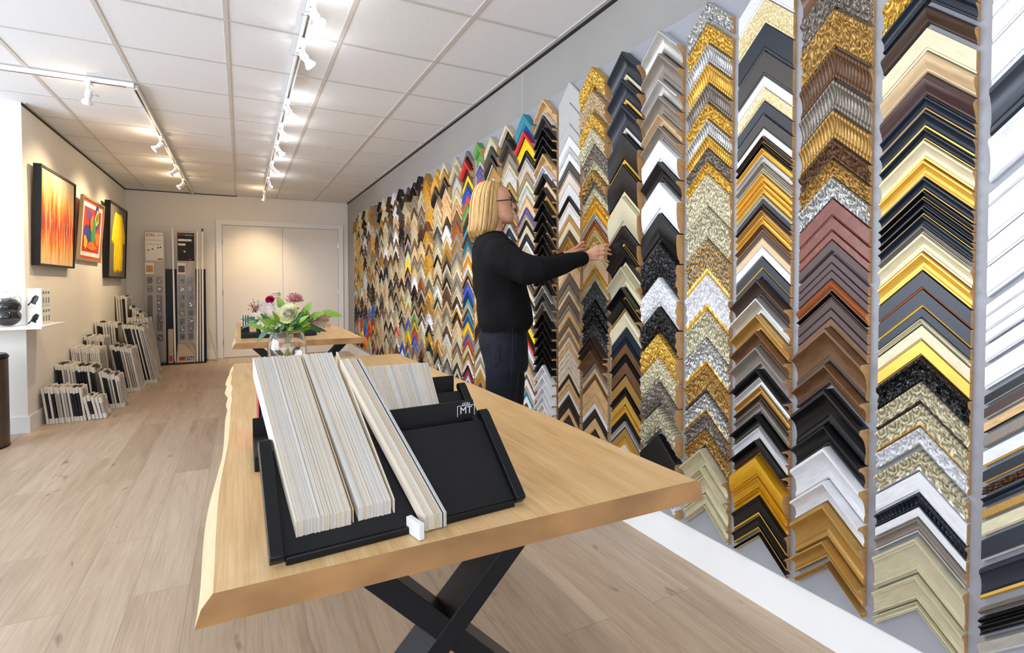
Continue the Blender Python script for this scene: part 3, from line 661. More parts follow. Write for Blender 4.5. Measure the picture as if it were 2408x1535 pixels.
branch('green leaves hanging low at right side of the bouquet', 'leafy_branch', (.10, .97, 0), [((.08, .97, 0), (.19, .945, .01), .014), ((.06, .96, -.02), (.15, .965, -.03), .016), ((.03, .955, -.04), (.085, 1.01, -.04), .02), ((.1, .965, .02), (.155, .935, .03), .01)], GR2)
branch('green leaf drooping over the left rim of the vase', 'leafy_branch', (-.09, .97, -.02), [((-.07, .965, -.03), (-.135, .895, -.04), .013), ((-.05, .965, -.03), (-.1, .975, -.05), .016), ((-.03, .955, -.05), (.02, .99, -.06), .022), ((-.1, .975, 0), (-.17, .99, 0), .01)], GR2)
branch('dusty pink oak leaves on left side of the bouquet', 'oak_leaves', (-.07, 1.0, -.01), [((-.06, .995, -.03), (-.16, 1.035, -.03), .026), ((-.03, .99, -.04), (-.13, .985, -.05), .026), ((-.02, 1.0, -.03), (-.05, 1.075, -.02), .024), ((-.05, .99, -.04), (-.09, 1.07, -.02), .024), ((0, .985, -.05), (-.07, .965, -.06), .02)], PK, 4, TWIG)
branch('brownish pink oak leaves on right side of the bouquet', 'oak_leaves', (.15, 1.0, .02), [((.1, .98, .02), (.2, 1.0, .02), .026), ((.12, .985, .01), (.21, .97, .01), .022), ((.14, 1.0, .03), (.23, 1.03, .02), .02)], mat('brown_pink_leaf', lin(168, 136, 112), .55, var=.2, vs=30), 4, TWIG)
branch('grey green leaves behind the roses', 'leafy_branch', (0, 1.04, .04), [((-.01, 1.0, .03), (-.04, 1.07, .04), .018), ((.05, 1.01, .03), (.1, 1.05, .04), .018), ((-.06, 1.0, .03), (-.09, 1.05, .04), .015), ((.02, .98, .02), (.06, .99, .0), .024), ((-.03, .97, .0), (.0, 1.03, .0), .024)], GR3)
fr = []
for k in range(9):
    t = k/8; bx, bz = -.08-.1*t, .985-.0*t+.012*math.sin(t*3)
    fr += [((bx, bz, 0), (bx-.045, bz+.022, -.01), .0035), ((bx, bz, 0), (bx-.04, bz-.03, -.01), .0035)]
branch('dark green fern frond stretching out to the left', 'fern_frond', (-.18, .99, 0), fr, mat('fern_green', lin(66, 110, 80), .5, var=.2, vs=30))
rl = random.Random(17)
for nm_, mm, cnt in (('dense dark leaves filling the middle of the bouquet', GR2, 34), ('dense bright leaves filling the middle of the bouquet', GR1, 26)):
    lv = []
    for i in range(cnt):
        a = rl.uniform(-1, 1); z0 = rl.uniform(.945, .985); L_ = rl.uniform(.06, .12); e = rl.uniform(-.25, .9)
        bx, dd = a*.06, rl.uniform(-.07, .04); lv.append(((bx, z0, dd), (bx+a*L_, z0+L_*e*.8, dd+rl.uniform(-.05, .03)), rl.uniform(.008, .014)))
    branch(nm_, 'leafy_branch', (0, .98, 0), lv, mm)
sw = thing('snapdragon_bud', 'small pink bud at far right end of the bouquet', 'flower', vp(.20, 1.03, .01)); q = MB(); q.lathe([(.001, -.012), (.006, -.006), (.007, .004), (.003, .012), (.0005, .014)], 10); q.build('bud', MUML, sw, smooth=3, ).rotation_euler = (0, 1.3, .4)
q = MB(); stem_to(q, sw.location, .0012); local(sw, q.build('stem', STEM, sw))

# ---------------- ceiling tracks and spotlights ----------------
def track(label, pts):
    t = thing('lighting_track', label, 'lighting track', (0, 0, 0))
    q = MB(); q2 = MB()
    for (x0, y0), (x1, y1) in pts:
        w = .018
        if abs(x1-x0) < .001: q.box((x0-w, y0, HC-.036), (x0+w, y1, HC-.0045)); q2.box((x0-.006, y0+.02, HC-.0368), (x0+.006, y1-.01, HC-.036))
        else: q.box((x0, y0-w, HC-.036), (x1+w, y0+w, HC-.0045)); q2.box((x0, y0-.006, HC-.0368), (x1-.03, y0+.006, HC-.036))
    q.build('rail', M_white, t, bevel=.002); q2.build('conductor_slot', M_blacksteel, t); return t
track('long white lighting track down the ceiling middle', [((.335, -1.2), (.335, 8.75))])
track('white L-shaped lighting track at ceiling left', [((-.668, 4.342), (-.668, 9.03)), ((-3.6, 4.324), (-.686, 4.324))])
E_cool = emis('cool_lamp_glow', (.93, .95, 1), 22); E_warm = emis('warm_lamp_glow', (1, .84, .58), 22)
M_bulb = glass('lamp_glass', (1, 1, 1), .1)
def spot(label, x, y, aim, warm, power, grp):
    s = thing('spotlight', label, 'spotlight', (x, y, HC-.037), 0, grp)
    one_box('track_adapter', (-.017, -.05, -.018), (.017, .05, 0), M_white, s, .002)
    q = MB(); q.tube([(0, 0, -.018), (0, 0, -.05)], .009, 12); q.tube([(0, 0, -.05), (0, 0, -.062)], .014, 14); q.build('swivel', M_white, s, smooth=.6)
    A = Vector(aim).normalized(); R = Vector((0, 0, -1)).rotation_difference(A).to_matrix().to_4x4(); B = Vector((0, 0, -.078))
    M = Matrix.Translation(B) @ R
    h = MB(); h.lathe([(.012, .03), (.021, .022), (.023, -.02), (.018, -.028), (.019, -.04), (.030, -.062), (.034, -.07), (.0335, -.074), (.029, -.0745)], 22)
    h.v = [tuple(M @ Vector(v)) for v in h.v]; h.build('lamp_head', M_white, s, smooth=.6)
    g = MB(); g.lathe([(.028, -.0745), (.0275, -.0765), (.001, -.0785)], 22); g.v = [tuple(M @ Vector(v)) for v in g.v]; g.build('lamp_face', E_warm if warm else E_cool, s, smooth=.9)
    c = MB(); sd = -1 if A.x > 0 else 1; c.tube([B+Vector((sd*(.012+.022*(1-math.cos(t))), .02*math.sin(t), .006*math.cos(t)-.004)) for t in [i*PI/8 for i in range(17)]], .0022, 6); c.build('cable_loop', M_alu, s, smooth=3)
    l = bpy.data.lights.new('spot_beam', 'SPOT'); l.energy = power; l.spot_size = math.radians(88); l.spot_blend = .9; l.shadow_soft_size = .03
    l.color = (1, .74, .42) if warm else (1, .965, .93)
    lo = bpy.data.objects.new('spot_beam', l); C.objects.link(lo); lo.parent = s; lo.matrix_local = M @ Matrix.Translation((0, 0, -.085))
    l2 = bpy.data.lights.new('glass_body_spill', 'POINT'); l2.energy = power*.024; l2.shadow_soft_size = .02; l2.color = l.color
    lo2 = bpy.data.objects.new('glass_body_spill', l2); C.objects.link(lo2); lo2.parent = s; lo2.matrix_local = M @ Matrix.Translation((.048*(-1 if A.x < 0 else 1), 0, -.055))
    return s
nm = ['nearest', 'second nearest', 'third', 'fourth', 'fifth', 'sixth', 'seventh', 'eighth']
for i, y in enumerate((2.60, 3.08, 4.10, 4.72, 5.30, 6.18, 7.08, 8.15)):
    spot(f'{nm[i]} white spotlight along the middle track' if i < 7 else 'farthest warm spotlight along the middle track', .335, y, (.5, -.7, -1.2) if i == 0 else (-.1, .55, -1) if i == 7 else (.35, .7, -1) if i == 6 else (1, .05-.3*(i % 3 == 0), -1.25), i == 7, 52 if i < 6 else 85, 'spotlights on the middle track')
for y in (-.4, .55, 1.55): spot('white spotlight on the middle track overhead', .335, y, (1, .1, -1.0), False, 13, 'overhead spotlights on the middle track')
for i, y in enumerate((5.62, 6.8, 7.66)): spot(['nearest warm spotlight on the left track', 'middle warm spotlight on the left track', 'farthest warm spotlight on the left track'][i], -.668, y, (-1, .1*(i-1), -.95), True, 85, 'warm spotlights on the left track')
spot('warm spotlight on the crosswise arm of the left track', -.93, 4.324, (-.35, .8, -1.0), True, 50, 'spotlight on the crosswise track')

# ---------------- woman choosing a frame corner ----------------
def skin_mat():
    q = NT('skin'); q.rm(.5); v = q.coord('Object'); q.col(q.ramp(q.noise(v, 14, 3), [(.3, lin(196, 138, 108)), (.7, lin(216, 162, 132))]))
    q.b.inputs['Subsurface Weight'].default_value = .12; q.b.inputs['Subsurface Radius'].default_value = (.012, .005, .003); q.b.inputs['Subsurface Scale'].default_value = 1; return q.mat
M_skin = skin_mat()
def knit(name, c, fr, rot):
    q = NT(name); q.rm(.9); q.b.inputs['Specular IOR Level'].default_value = .15; tc = q.n('ShaderNodeTexCoord'); mp = q.n('ShaderNodeMapping'); mp.inputs['Rotation'].default_value = (0, rot, 0); q.l(tc.outputs['Object'], mp.inputs[0])
    wv = q.n('ShaderNodeTexWave', wave_type='BANDS', bands_direction='X'); q.l(mp.outputs[0], wv.inputs[0]); wv.inputs['Scale'].default_value = fr; wv.inputs['Distortion'].default_value = 1.2
    q.col(q.ramp(wv.outputs[1], [(.2, tuple(x*.75 for x in c)), (.8, c)])); q.bump(wv.outputs[1], .45, .003); return q.mat
M_knit = knit('black_rib_knit', (.006, .006, .007), 60, .12)
M_denim = mat('dark_navy_denim', (.004, .006, .013), .8, var=.25, vs=30, bump=.25, bs=500)
K_ = 1.0837
def pt(s, z, q=0):
    t = K_*(1+q/2.607); return Vector((s*t, q, 1.17+(z-1.17)*t))
woman = thing('person', 'person with blond bob, glasses, black sweater and dark jeans reaching to the frame wall', 'person', (1.17, 2.33, 0), -math.atan2(1.17, 2.33))
def ring_h(s0, s1, qh, z, n=24, q0=0, p=2.3):
    a, b = pt(s0, z, 0), pt(s1, z, 0); c = (a+b)/2; h = (b.x-a.x)/2; r = []
    for k in range(n):
        t = 2*PI*k/n; x = math.cos(t); y = math.sin(t)
        r.append(Vector((c.x+h*math.copysign(abs(x)**(2/p), x), q0+qh*math.copysign(abs(y)**(2/p), y), c.z)))
    return r
def limb(q, pts, n=14):   # pts: (Vector, radius)
    q.tube([p for p, r in pts], [r for p, r in pts], n)
    for p, r in (pts[0], pts[-1]): ball(q, p, r*.97)
def ball(q, c, r, n=12):
    rx, ry, rz = r if isinstance(r, tuple) else (r, r, r); R = []
    for i in range(1, 8):
        a = PI*i/8; R.append([Vector(c)+Vector((rx*math.sin(a)*math.cos(2*PI*k/n), ry*math.sin(a)*math.sin(2*PI*k/n), -rz*math.cos(a))) for k in range(n)])
    q.loft(R)
def remesh(o, vox, it=6, f=.6):
    m = o.modifiers.new('remesh', 'REMESH'); m.mode = 'VOXEL'; m.voxel_size = vox; m.use_smooth_shade = True
    m = o.modifiers.new('smooth', 'SMOOTH'); m.factor = f; m.iterations = it
    return o
def crumple(o, st, size):   # soft folds in the cloth
    t = bpy.data.textures.new('folds', 'CLOUDS'); t.noise_scale = size; t.noise_depth = 1
    m = o.modifiers.new('folds', 'DISPLACE'); m.texture = t; m.strength = st; m.mid_level = .5; m.texture_coords = 'LOCAL'
# body
b = MB()
HR = [(.066, .092, .014, 1.457), (.03, .104, .036, 1.466), (.005, .1045, .048, 1.478), (-.01, .103, .054, 1.49), (-.022, .0985, .057, 1.502), (-.036, .101, .061, 1.516), (-.05, .097, .065, 1.536), (-.062, .0925, .067, 1.558),
      (-.07, .0935, .069, 1.578), (-.074, .088, .069, 1.6), (-.07, .074, .063, 1.622), (-.052, .054, .048, 1.64), (-.02, .02, .022, 1.65)]
b.loft([ring_h(a, c, q_, z, 28, p=2.15) for a, c, q_, z in HR])
def T(*a): return pt(*a)
b.tube([T(.088, 1.570), T(.096, 1.556), T(.1045, 1.543), T(.109, 1.534)], [.006, .0075, .0098, .0098], 10); ball(b, T(.107, 1.533), (.009, .0135, .0075))
ball(b, T(.099, 1.5065), (.0078, .02, .0055)); ball(b, T(.0985, 1.494), (.0075, .018, .0055)); ball(b, T(.092, 1.474), (.013, .02, .012)); ball(b, T(.081, 1.5775), (.012, .046, .007))
for s in (-1, 1): ball(b, T(.052, 1.523, s*.038), (.028, .022, .026)); ball(b, T(.005, 1.548, s*.068), (.012, .006, .024))
b.loft([ring_h(-.035, .055, .05, 1.50), ring_h(-.036, .052, .05, 1.45), ring_h(-.04, .05, .052, 1.415), ring_h(-.055, .06, .09, 1.385), ring_h(-.07, .075, .155, 1.36), ring_h(-.075, .11, .16, 1.3), ring_h(-.07, .12, .14, 1.2), ring_h(-.055, .12, .125, 1.08), ring_h(-.045, .14, .13, .93), ring_h(-.03, .145, .14, .84), ring_h(-.01, .14, .13, .78)])
def arm(pts): limb(b, pts)
RS, RE, RWp = T(.02, 1.335, -.155), T(.19, 1.225, -.235), T(.439, 1.299, -.15)
arm([(RS, .045), (RS.lerp(RE, .5), .04), (RE, .036), (RE.lerp(RWp, .5), .032), (T(.415, 1.293, -.16), .024), (RWp, .0225)])
LS, LE, LWp = T(.04, 1.335, .155), T(.2, 1.235, .16), T(.362, 1.312, .06)
arm([(LS, .045), (LS.lerp(LE, .5), .04), (LE, .036), (LE.lerp(LWp, .5), .03), (LWp, .022)])
def finger(ps, r): limb(b, [(T(*p), r*f) for p, f in zip(ps, (1.05, 1, .92, .8))], 10)
# right hand
kn = [((.498, 1.345, -.128), .0115), ((.502, 1.331, -.136), .0115), ((.501, 1.313, -.141), .011), ((.496, 1.291, -.142), .010)]
for p, r in kn: limb(b, [(RWp, .019), (T((.439+p[0])/2, (1.299+p[1])/2, (-.15+p[2])/2+.004), .0155), (T(*p), r)])
finger([(.498, 1.345, -.128), (.524, 1.352, -.125), (.548, 1.357, -.114), (.566, 1.354, -.104)], .0083)
finger([(.502, 1.331, -.136), (.530, 1.336, -.132), (.550, 1.336, -.120), (.564, 1.330, -.110)], .0085)
finger([(.501, 1.313, -.141), (.532, 1.317, -.138), (.552, 1.315, -.124), (.568, 1.311, -.112)], .0082)
finger([(.496, 1.291, -.142), (.522, 1.288, -.141), (.540, 1.282, -.132), (.554, 1.277, -.122)], .0073)
finger([(.452, 1.305, -.125), (.474, 1.318, -.100), (.498, 1.326, -.086), (.516, 1.330, -.08)], .0098)
# left hand
for p in [(.402, 1.343, .085), (.402, 1.335, .096), (.400, 1.325, .106), (.396, 1.315, .112)]: limb(b, [(LWp, .018), (T((.362+p[0])/2, (1.312+p[1])/2, (.06+p[2])/2), .015), (T(*p), .0105)])
finger([(.402, 1.343, .085), (.416, 1.359, .093), (.428, 1.368, .094), (.438, 1.372, .095)], .0082)
finger([(.402, 1.335, .096), (.422, 1.349, .104), (.434, 1.355, .106), (.443, 1.356, .106)], .0084)
finger([(.400, 1.325, .106), (.420, 1.334, .114), (.432, 1.338, .112), (.440, 1.337, .112)], .008)
finger([(.396, 1.315, .112), (.414, 1.319, .12), (.424, 1.32, .12), (.432, 1.318, .12)], .0072)
finger([(.376, 1.314, .05), (.396, 1.326, .047), (.415, 1.334, .052), (.431, 1.336, .06)], .0095)
# legs
def leg(ps): limb(b, [(Vector((s, q_, z)), r) for s, q_, z, r in ps], 16)
NL = [(.04, -.085, .82, .066), (.045, -.085, .66, .066), (.055, -.085, .48, .056), (.035, -.085, .33, .053), (.01, -.085, .12, .038), (.01, -.085, .07, .04)]
FL = [(.075, .085, .82, .066), (.09, .085, .66, .066), (.105, .085, .48, .056), (.085, .085, .33, .053), (.06, .085, .12, .038), (.06, .085, .07, .04)]
leg(NL); leg(FL)
body = remesh(b.build('body', M_skin, woman), .0032, 9, .5)
# sweater
q = MB()
q.loft([ring_h(-.052, .168, .150, .948), ring_h(-.062, .182, .158, .96), ring_h(-.072, .2, .172, .995), ring_h(-.074, .192, .174, 1.04), ring_h(-.075, .175, .170, 1.1), ring_h(-.08, .163, .17, 1.16), ring_h(-.09, .158, .174, 1.24), ring_h(-.096, .155, .178, 1.29),
        ring_h(-.094, .147, .18, 1.33), ring_h(-.085, .118, .165, 1.362), ring_h(-.068, .085, .125, 1.388), ring_h(-.052, .062, .075, 1.408), ring_h(-.045, .056, .058, 1.418)])
limb(q, [(T(.03, 1.31, -.15), .075), (T(.1, 1.27, -.2), .078), (T(.165, 1.243, -.235), .074), (T(.225, 1.242, -.24), .066), (T(.3, 1.256, -.215), .052), (T(.37, 1.28, -.185), .041), (T(.413, 1.29, -.165), .0335), (T(.432, 1.2945, -.155), .0315)], 18)
limb(q, [(T(.03, 1.31, .13), .075), (T(.11, 1.27, .16), .07), (T(.19, 1.245, .16), .06), (T(.27, 1.268, .12), .044), (T(.325, 1.29, .085), .033), (T(.343, 1.298, .07), .03)], 18)
sw = remesh(q.build('sweater', M_knit, woman), .006, 8, .6); crumple(sw, .034, .15)
q = MB(); q.loft([ring_h(-.056, .172, .153, .944), ring_h(-.058, .176, .156, .962)]); 
remesh(q.build('sweater_hem', knit('black_hem_rib', (.013, .013, .014), 60, 0), sw), .005, 2)
# jeans
q = MB()
q.loft([ring_h(-.05, .155, .142, .975), ring_h(-.062, .165, .158, .93), ring_h(-.066, .172, .168, .895), ring_h(-.054, .173, .174, .85), ring_h(-.04, .174, .172, .80), ring_h(-.03, .168, .165, .765)])
for L_, ds in ((NL, -.0), (FL, 0)):
    y = L_[0][1]
    limb(q, [(Vector((L_[0][0]+.012, y, .83)), .088), (Vector((L_[0][0]+.012, y, .75)), .088), (Vector((L_[1][0]+.005, y, .66)), .083), (Vector((L_[2][0], y, .5)), .064), (Vector((L_[3][0], y, .34)), .059), (Vector((L_[4][0], y, .13)), .05), (Vector((L_[4][0], y, .085)), .05)], 18)
jn = remesh(q.build('jeans', M_denim, woman), .006, 6, .6); crumple(jn, .006, .07)
def on_near(pts, r, name, m, par, q0=-.17):   # seam following the near flank of the jeans
    g = MB(); g.tube(pts, r, 6); return g.build(name, m, par)
M_stitch = mat('dark_stitching', (.012, .014, .02), .8)
on_near([(-.03, -.148, .88), (.01, -.168, .885), (.033, -.172, .88), (.034, -.175, .80), (.012, -.172, .772), (-.02, -.158, .785), (-.03, -.148, .88)], .0018, 'back_pocket_seam', M_stitch, jn)
on_near([(.1, -.168, .955), (.1, -.176, .88), (.098, -.178, .8), (.09, -.175, .7), (.075, -.153, .55), (.07, -.145, .48)], .0016, 'side_seam', M_stitch, jn)
on_near([(.115, -.158, .94), (.12, -.165, .9), (.15, -.135, .875), (.172, -.105, .9)], .0016, 'front_pocket_seam', M_stitch, jn)
g = MB(); g.lathe([(.001, -.002), (.004, 0), (.001, .002)], 10, (.1, -.179, .855)); g.lathe([(.001, -.002), (.004, 0), (.001, .002)], 10, (.105, -.168, .945)); g.build('rivets', M_chrome, jn)
for s_, y in ((NL[4][0], -.085), (FL[4][0], .085)):
    q = MB(); q.loft([[(s_+.075+.0+x*(.125 if x > 0 else .12)*w_-.015, y+yy*.042*w_, z) for x, yy in [(math.cos(2*PI*k/18), math.sin(2*PI*k/18)) for k in range(18)]] for z, w_ in ((0, .98), (.025, 1), (.05, .92), (.075, .6))])
    limb(q, [(Vector((s_, y, .05)), .042), (Vector((s_, y, .11)), .04)]); q.build('shoe', M_blackplastic, woman, smooth=.8)
# hair: cap plus strands
HM = [mat('blond_hair', lin(190, 146, 86), .45, var=.25, vs=30, st=(6, 6, .6)), mat('light_blond_hair', lin(224, 186, 124), .42, var=.15, vs=30, st=(6, 6, .6)), mat('dark_blond_hair', lin(128, 92, 52), .45, var=.2, vs=30, st=(6, 6, .6))]
HRG = [(-.028, .03, .03, 1.657), (-.058, .046, .055, 1.648), (-.078, .051, .07, 1.628), (-.094, .05, .08, 1.59), (-.101, .048, .084, 1.54), (-.105, .044, .085, 1.49), (-.108, .036, .082, 1.44), (-.106, .02, .07, 1.405), (-.088, -.02, .045, 1.385)]
q = MB(); q.loft([ring_h(a, c, q_*K_, z, 28, p=2.2) for a, c, q_, z in HRG])
hair = q.build('hair', HM[0], woman, smooth=3); hair.modifiers.new('sub', 'SUBSURF').levels = 1; hair.modifiers['sub'].render_levels = 2
rr3 = random.Random(9)
for mi in range(3):
    q = MB()
    for i in range((150, 130, 60)[mi]):
        side = -1 if rr3.random() < .68 else 1; th = rr3.uniform(-1.25, 1.62)   # th: 0 = side, +: toward back
        if rr3.random() < .25: th = rr3.uniform(1.2, 1.9)
        ps = []; ex = rr3.uniform(.985, 1.03); endz = rr3.uniform(1.368, 1.418)+(.03*(th < -.7))
        for z in (1.656, 1.647, 1.63, 1.60, 1.56, 1.51, 1.46, 1.425, endz):
            zz = min(max(z, 1.386), 1.657)
            for (a, c, w_, z0), (a1, c1, w1, z1) in zip(HRG[:-1], HRG[1:]):
                if z1 <= zz <= z0:
                    f = (z0-zz)/(z0-z1+1e-9); A, B_, Wd = a+(a1-a)*f, c+(c1-c)*f, w_+(w1-w_)*f; break
            cc, h = (A+B_)/2, (B_-A)/2
            if z < 1.45 and th > -.2: h = h*1.0+.006*min(1, (1.47-z)/.05); Wd += .003
            drift = .05*math.sin(i*1.3)*(1.66-z)/.28
            tt = th+drift; x = cc-h*ex*math.sin(min(tt, 1.57)) if abs(tt) <= 1.57 else cc-h*ex*math.copysign(1, tt)
            yv = side*Wd*K_*ex*math.cos(tt) if abs(tt) <= 1.57 else -side*.01
            P = pt(x, z); ps.append(Vector((P.x, yv, P.z)))
        if rr3.random() < .5: e = ps[-1]; ps[-1] = e+Vector((.012, 0, .0)) 
        r0 = rr3.uniform(.0014, .0028); q.tube(ps, [r0*.5, r0, r0, r0*1.1, r0*1.1, r0, r0*.9, r0*.7, r0*.25], 5)
    q.build('hair_strands', HM[mi], hair, smooth=3)
# glasses, eyes, brow
gl = MB()
for sy in (-1, 1):
    c = T(.0995, 1.555); c = Vector((c.x-.004, sy*.031, c.z)); gl.tube([c+Vector((-.006*abs(math.cos(t)), .025*math.cos(t), .019*math.sin(t))) for t in [i*PI/10 for i in range(21)]], .0019, 6)
    a = T(.094, 1.562); e = T(.0, 1.553); gl.tube([(a.x, sy*.057, a.z), (a.x-.03, sy*.068, a.z-.002), (e.x, sy*.074, e.z)], [.003, .0026, .002], 6)
c = T(.101, 1.56); gl.tube([(c.x-.004, -.008, c.z), (c.x, 0, c.z+.002), (c.x-.004, .008, c.z)], .0018, 6)
gl.build('glasses', M_blackplastic, woman, smooth=.8)
ey = MB(); ir = MB(); br = MB()
for sy in (-1, 1):
    c = T(.0795, 1.561); c = Vector((c.x-.005, sy*.031, c.z)); ball(ey, c, .0115); ball(ir, c+Vector((.0075, 0, 0)), (.005, .005, .005))
    c2 = T(.089, 1.577); br.tube([(c2.x+.003, sy*.016, c2.z-.002), (c2.x+.002, sy*.033, c2.z+.003), (c2.x-.012, sy*.05, c2.z)], [.0018, .0024, .001], 6)
ey.build('eyes', mat('eye_white', lin(235, 230, 225), .3), woman, smooth=3); ir.build('irises', mat('iris', lin(70, 84, 90), .2), woman, smooth=3); br.build('eyebrows', HM[2], woman, smooth=3)
lp = MB(); ball(lp, T(.099, 1.506), (.0075, .017, .0042)); ball(lp, T(.0982, 1.495), (.0072, .015, .0045)); lp.build('lips', mat('lips', lin(176, 104, 92), .4), woman, smooth=3)

# ---------------- left wall: pictures ----------------
def art(name, label, y0, y1, z0, z1, fw, fd, mf, lean, mat_art, cat='picture', off=.004):
    t = thing(name, label, cat, (XL+off, y0, z0))
    M = Matrix.Rotation(lean, 4, 'Y'); W, H = y1-y0, z1-z0
    q = MB()
    for a, c in [((0, 0, 0), (fd, fw, H)), ((0, W-fw, 0), (fd, W, H)), ((0, fw, 0), (fd, W-fw, fw)), ((0, fw, H-fw), (fd, W-fw, H))]: q.box(a, c, 0, M)
    q.build('frame', mf, t, bevel=.0015)
    q = MB(); q.box((.004, fw+.001, fw+.001), (fd-.012, W-fw-.001, H-fw-.001), 0, M); q.build('artwork', mat_art, t)
    return t, M, W, H
def abstract():
    q = NT('orange_streaked_canvas'); q.rm(.5); v = q.coord('Object', (1, 9, .9)); n = q.noise(v, 1.7, 5, .65, .6); v2 = q.coord('Object', (1, 22, 2.2), (3, 1, 4)); n2 = q.noise(v2, 1.3, 4, .6)
    sp = q.n('ShaderNodeSeparateXYZ'); tc = q.n('ShaderNodeTexCoord'); q.l(tc.outputs['Object'], sp.inputs[0])
    band = q.math('SUBTRACT', 1, q.math('MULTIPLY', q.math('ABSOLUTE', q.math('SUBTRACT', sp.outputs[2], .36)), 2.4))
    f = q.math('ADD', q.math('MULTIPLY', n, .66), q.math('MULTIPLY', band, .36))
    c = q.ramp(f, [(.30, lin(238, 226, 202)), (.42, lin(244, 208, 150)), (.52, lin(240, 160, 60)), (.62, lin(226, 96, 34)), (.74, lin(170, 44, 40)), (.86, lin(96, 56, 78))])
    q.col(q.mix(q.ramp(n2, [(.52, (0, 0, 0)), (.66, (1, 1, 1))]), c, lin(236, 214, 176))); return q.mat
M_goldfr = mat('pale_gold_frame', lin(196, 176, 136), .35, .5)
art('painting', 'large abstract painting in streaked orange with thick black frame', 5.275, 6.235, 1.335, 2.165, .018, .055, M_blackplastic, .03, abstract())
# colourful picture in a white border
t, M, W, H = art('picture', 'bright multicoloured picture in a pale gold frame, hanging tilted forward', 6.50, 7.40, 1.435, 2.115, .024, .03, M_goldfr, .075, mat('red_printed_border', lin(208, 82, 46), .6))
def panel(y0, y1, z0, z1, m, nm, x=.0185, par=None):
    q = MB(); q.box((x, y0, z0), (x+.0006, y1, z1), 0, M); return q.build(nm, m, par or t)
panel(.055, W-.055, .055, H-.055, M_paper, 'white_border'); panel(.10, W-.10, .10, H-.10, mat('art_red', lin(204, 60, 40), .6), 'red_ground', .0192)
AC = {c: mat('art_'+c, lin(*v), .6) for c, v in dict(blue=(58, 66, 150), green=(60, 150, 90), yellow=(240, 190, 50), orange=(232, 120, 40), purple=(110, 70, 130)).items()}
def blob(cy, cz, ry, rz, m, nm, x, seed):
    q = MB(); n = 22; f = [(x, cy+ry*math.cos(a)*(1+.22*math.sin(3*a+seed)), cz+rz*math.sin(a)*(1+.2*math.cos(2*a+seed))) for a in [2*PI*k/n for k in range(n)]]
    g = [(x+.0005, y, z) for _, y, z in f]; vs = [M @ Vector(v) for v in f+g]; q.add(vs, [tuple(range(n))[::-1], tuple(range(n, 2*n))]+[(k, (k+1) % n, (k+1) % n+n, k+n) for k in range(n)]); q.build(nm, m, t)
for i, (cy, cz, ry, rz, m) in enumerate([(.3, .28, .15, .14, 'blue'), (.3, .5, .13, .07, 'purple'), (.62, .5, .12, .12, 'blue'), (.62, .5, .08, .08, 'yellow'), (.5, .3, .09, .17, 'green'), (.68, .26, .1, .09, 'orange'), (.2, .2, .07, .07, 'yellow'), (.45, .17, .2, .04, 'orange'), (.62, .5, .04, .045, 'green'), (.4, .42, .06, .1, 'orange')]):
    blob(cy, cz, ry, rz, AC[m], 'painted_shape', .0199+i*.0006, i*1.3)
# shirt in a shadow box
t, M, W, H = art('shadow_box', 'yellow shirt in a deep black box frame on the left wall', 7.62, 8.66, 1.262, 2.225, .022, .06, M_blackplastic, .035, mat('grey_backing', lin(112, 106, 98), .8))
q = MB()
outl = [(.30, .86), (.36, .90), (.44, .88), (.5, .89), (.58, .88), (.66, .90), (.72, .86), (.90, .62), (.88, .48), (.80, .50), (.76, .6), (.78, .3), (.76, .1), (.62, .08), (.5, .1), (.36, .07), (.3, .1), (.28, .3), (.30, .55), (.22, .46), (.16, .5), (.2, .66)]
n = len(outl)
def sh(x, y, z): return M @ Vector((x, y*W, z*H))
f = [sh(.049, y, z) for y, z in outl]; ins = [sh(.058, .5+(y-.5)*.93, .5+(z-.5)*.95) for y, z in outl]
q.add(f+ins, [tuple(range(n, 2*n)), tuple(range(n))[::-1]]+[(k, (k+1) % n, (k+1) % n+n, k+n) for k in range(n)]); 
for y in (.4, .5, .6): q.tube([sh(.0585, y, .85), sh(.0585, y+.02, .5), sh(.0585, y-.01, .12)], .004, 6)
q.build('yellow_shirt', mat('yellow_jersey', lin(246, 208, 22), .7, var=.12, vs=8, bump=.4, bs=30), t)

# ---------------- shelf on the corner with things ----------------
sh_ = thing('wall_shelf', 'white shelf wrapped round the wall corner at left', 'shelf', (-1.54, 5.15, .842))
one_box('shelf_board', (-.5, -.332, 0), (.19, -.0005, .018), M_white, sh_, .001); one_box('shelf_board', (.0005, -.0005, 0), (.19, .24, .018), M_white, sh_, .001)
def bowl(label, z, blk):
    t = thing('glass_globe', label, 'bowl', (-1.60, 4.985, z)); R = .083
    q = MB(); pr = [(R*math.sin(a), R*.86-R*.86*math.cos(a)) for a in [PI*(.12+.76*i/16) for i in range(17)]]; pi = [(r*.965, z_) for r, z_ in pr[::-1]]
    q.lathe(pr+pi, 32, cap=True); q.build('bowl', M_blackgl if blk else M_glass, t, smooth=3); return t
M_blackgl = mat('black_gloss_glass', (.006, .006, .008), .06, 0, var=.0, coat=1)
for lb, z, bk in (('black gloss round bowl under the other bowl on corner shelf', .8605, True), ('black lower half of the stacked globe on corner shelf', .9355, True)): 
    t = bowl(lb, z, bk)
t2 = bowl('clear glass globe half full of pens on the corner shelf', .985, False); t2.scale = (.98, .98, .98)
pens = t; q = MB()
for i in range(9): q.tube([(-.05+.012*i, -.03+.01*(i % 4), .10+.004*(i % 3)), (.01+.006*i, .03-.012*(i % 5), .128)], .003, 6)
tag(q.build('pens', M_chrome, None), 'handful of pens lying inside the clear globe', 'pens', kind='stuff').location = (-1.60, 4.985, .955)
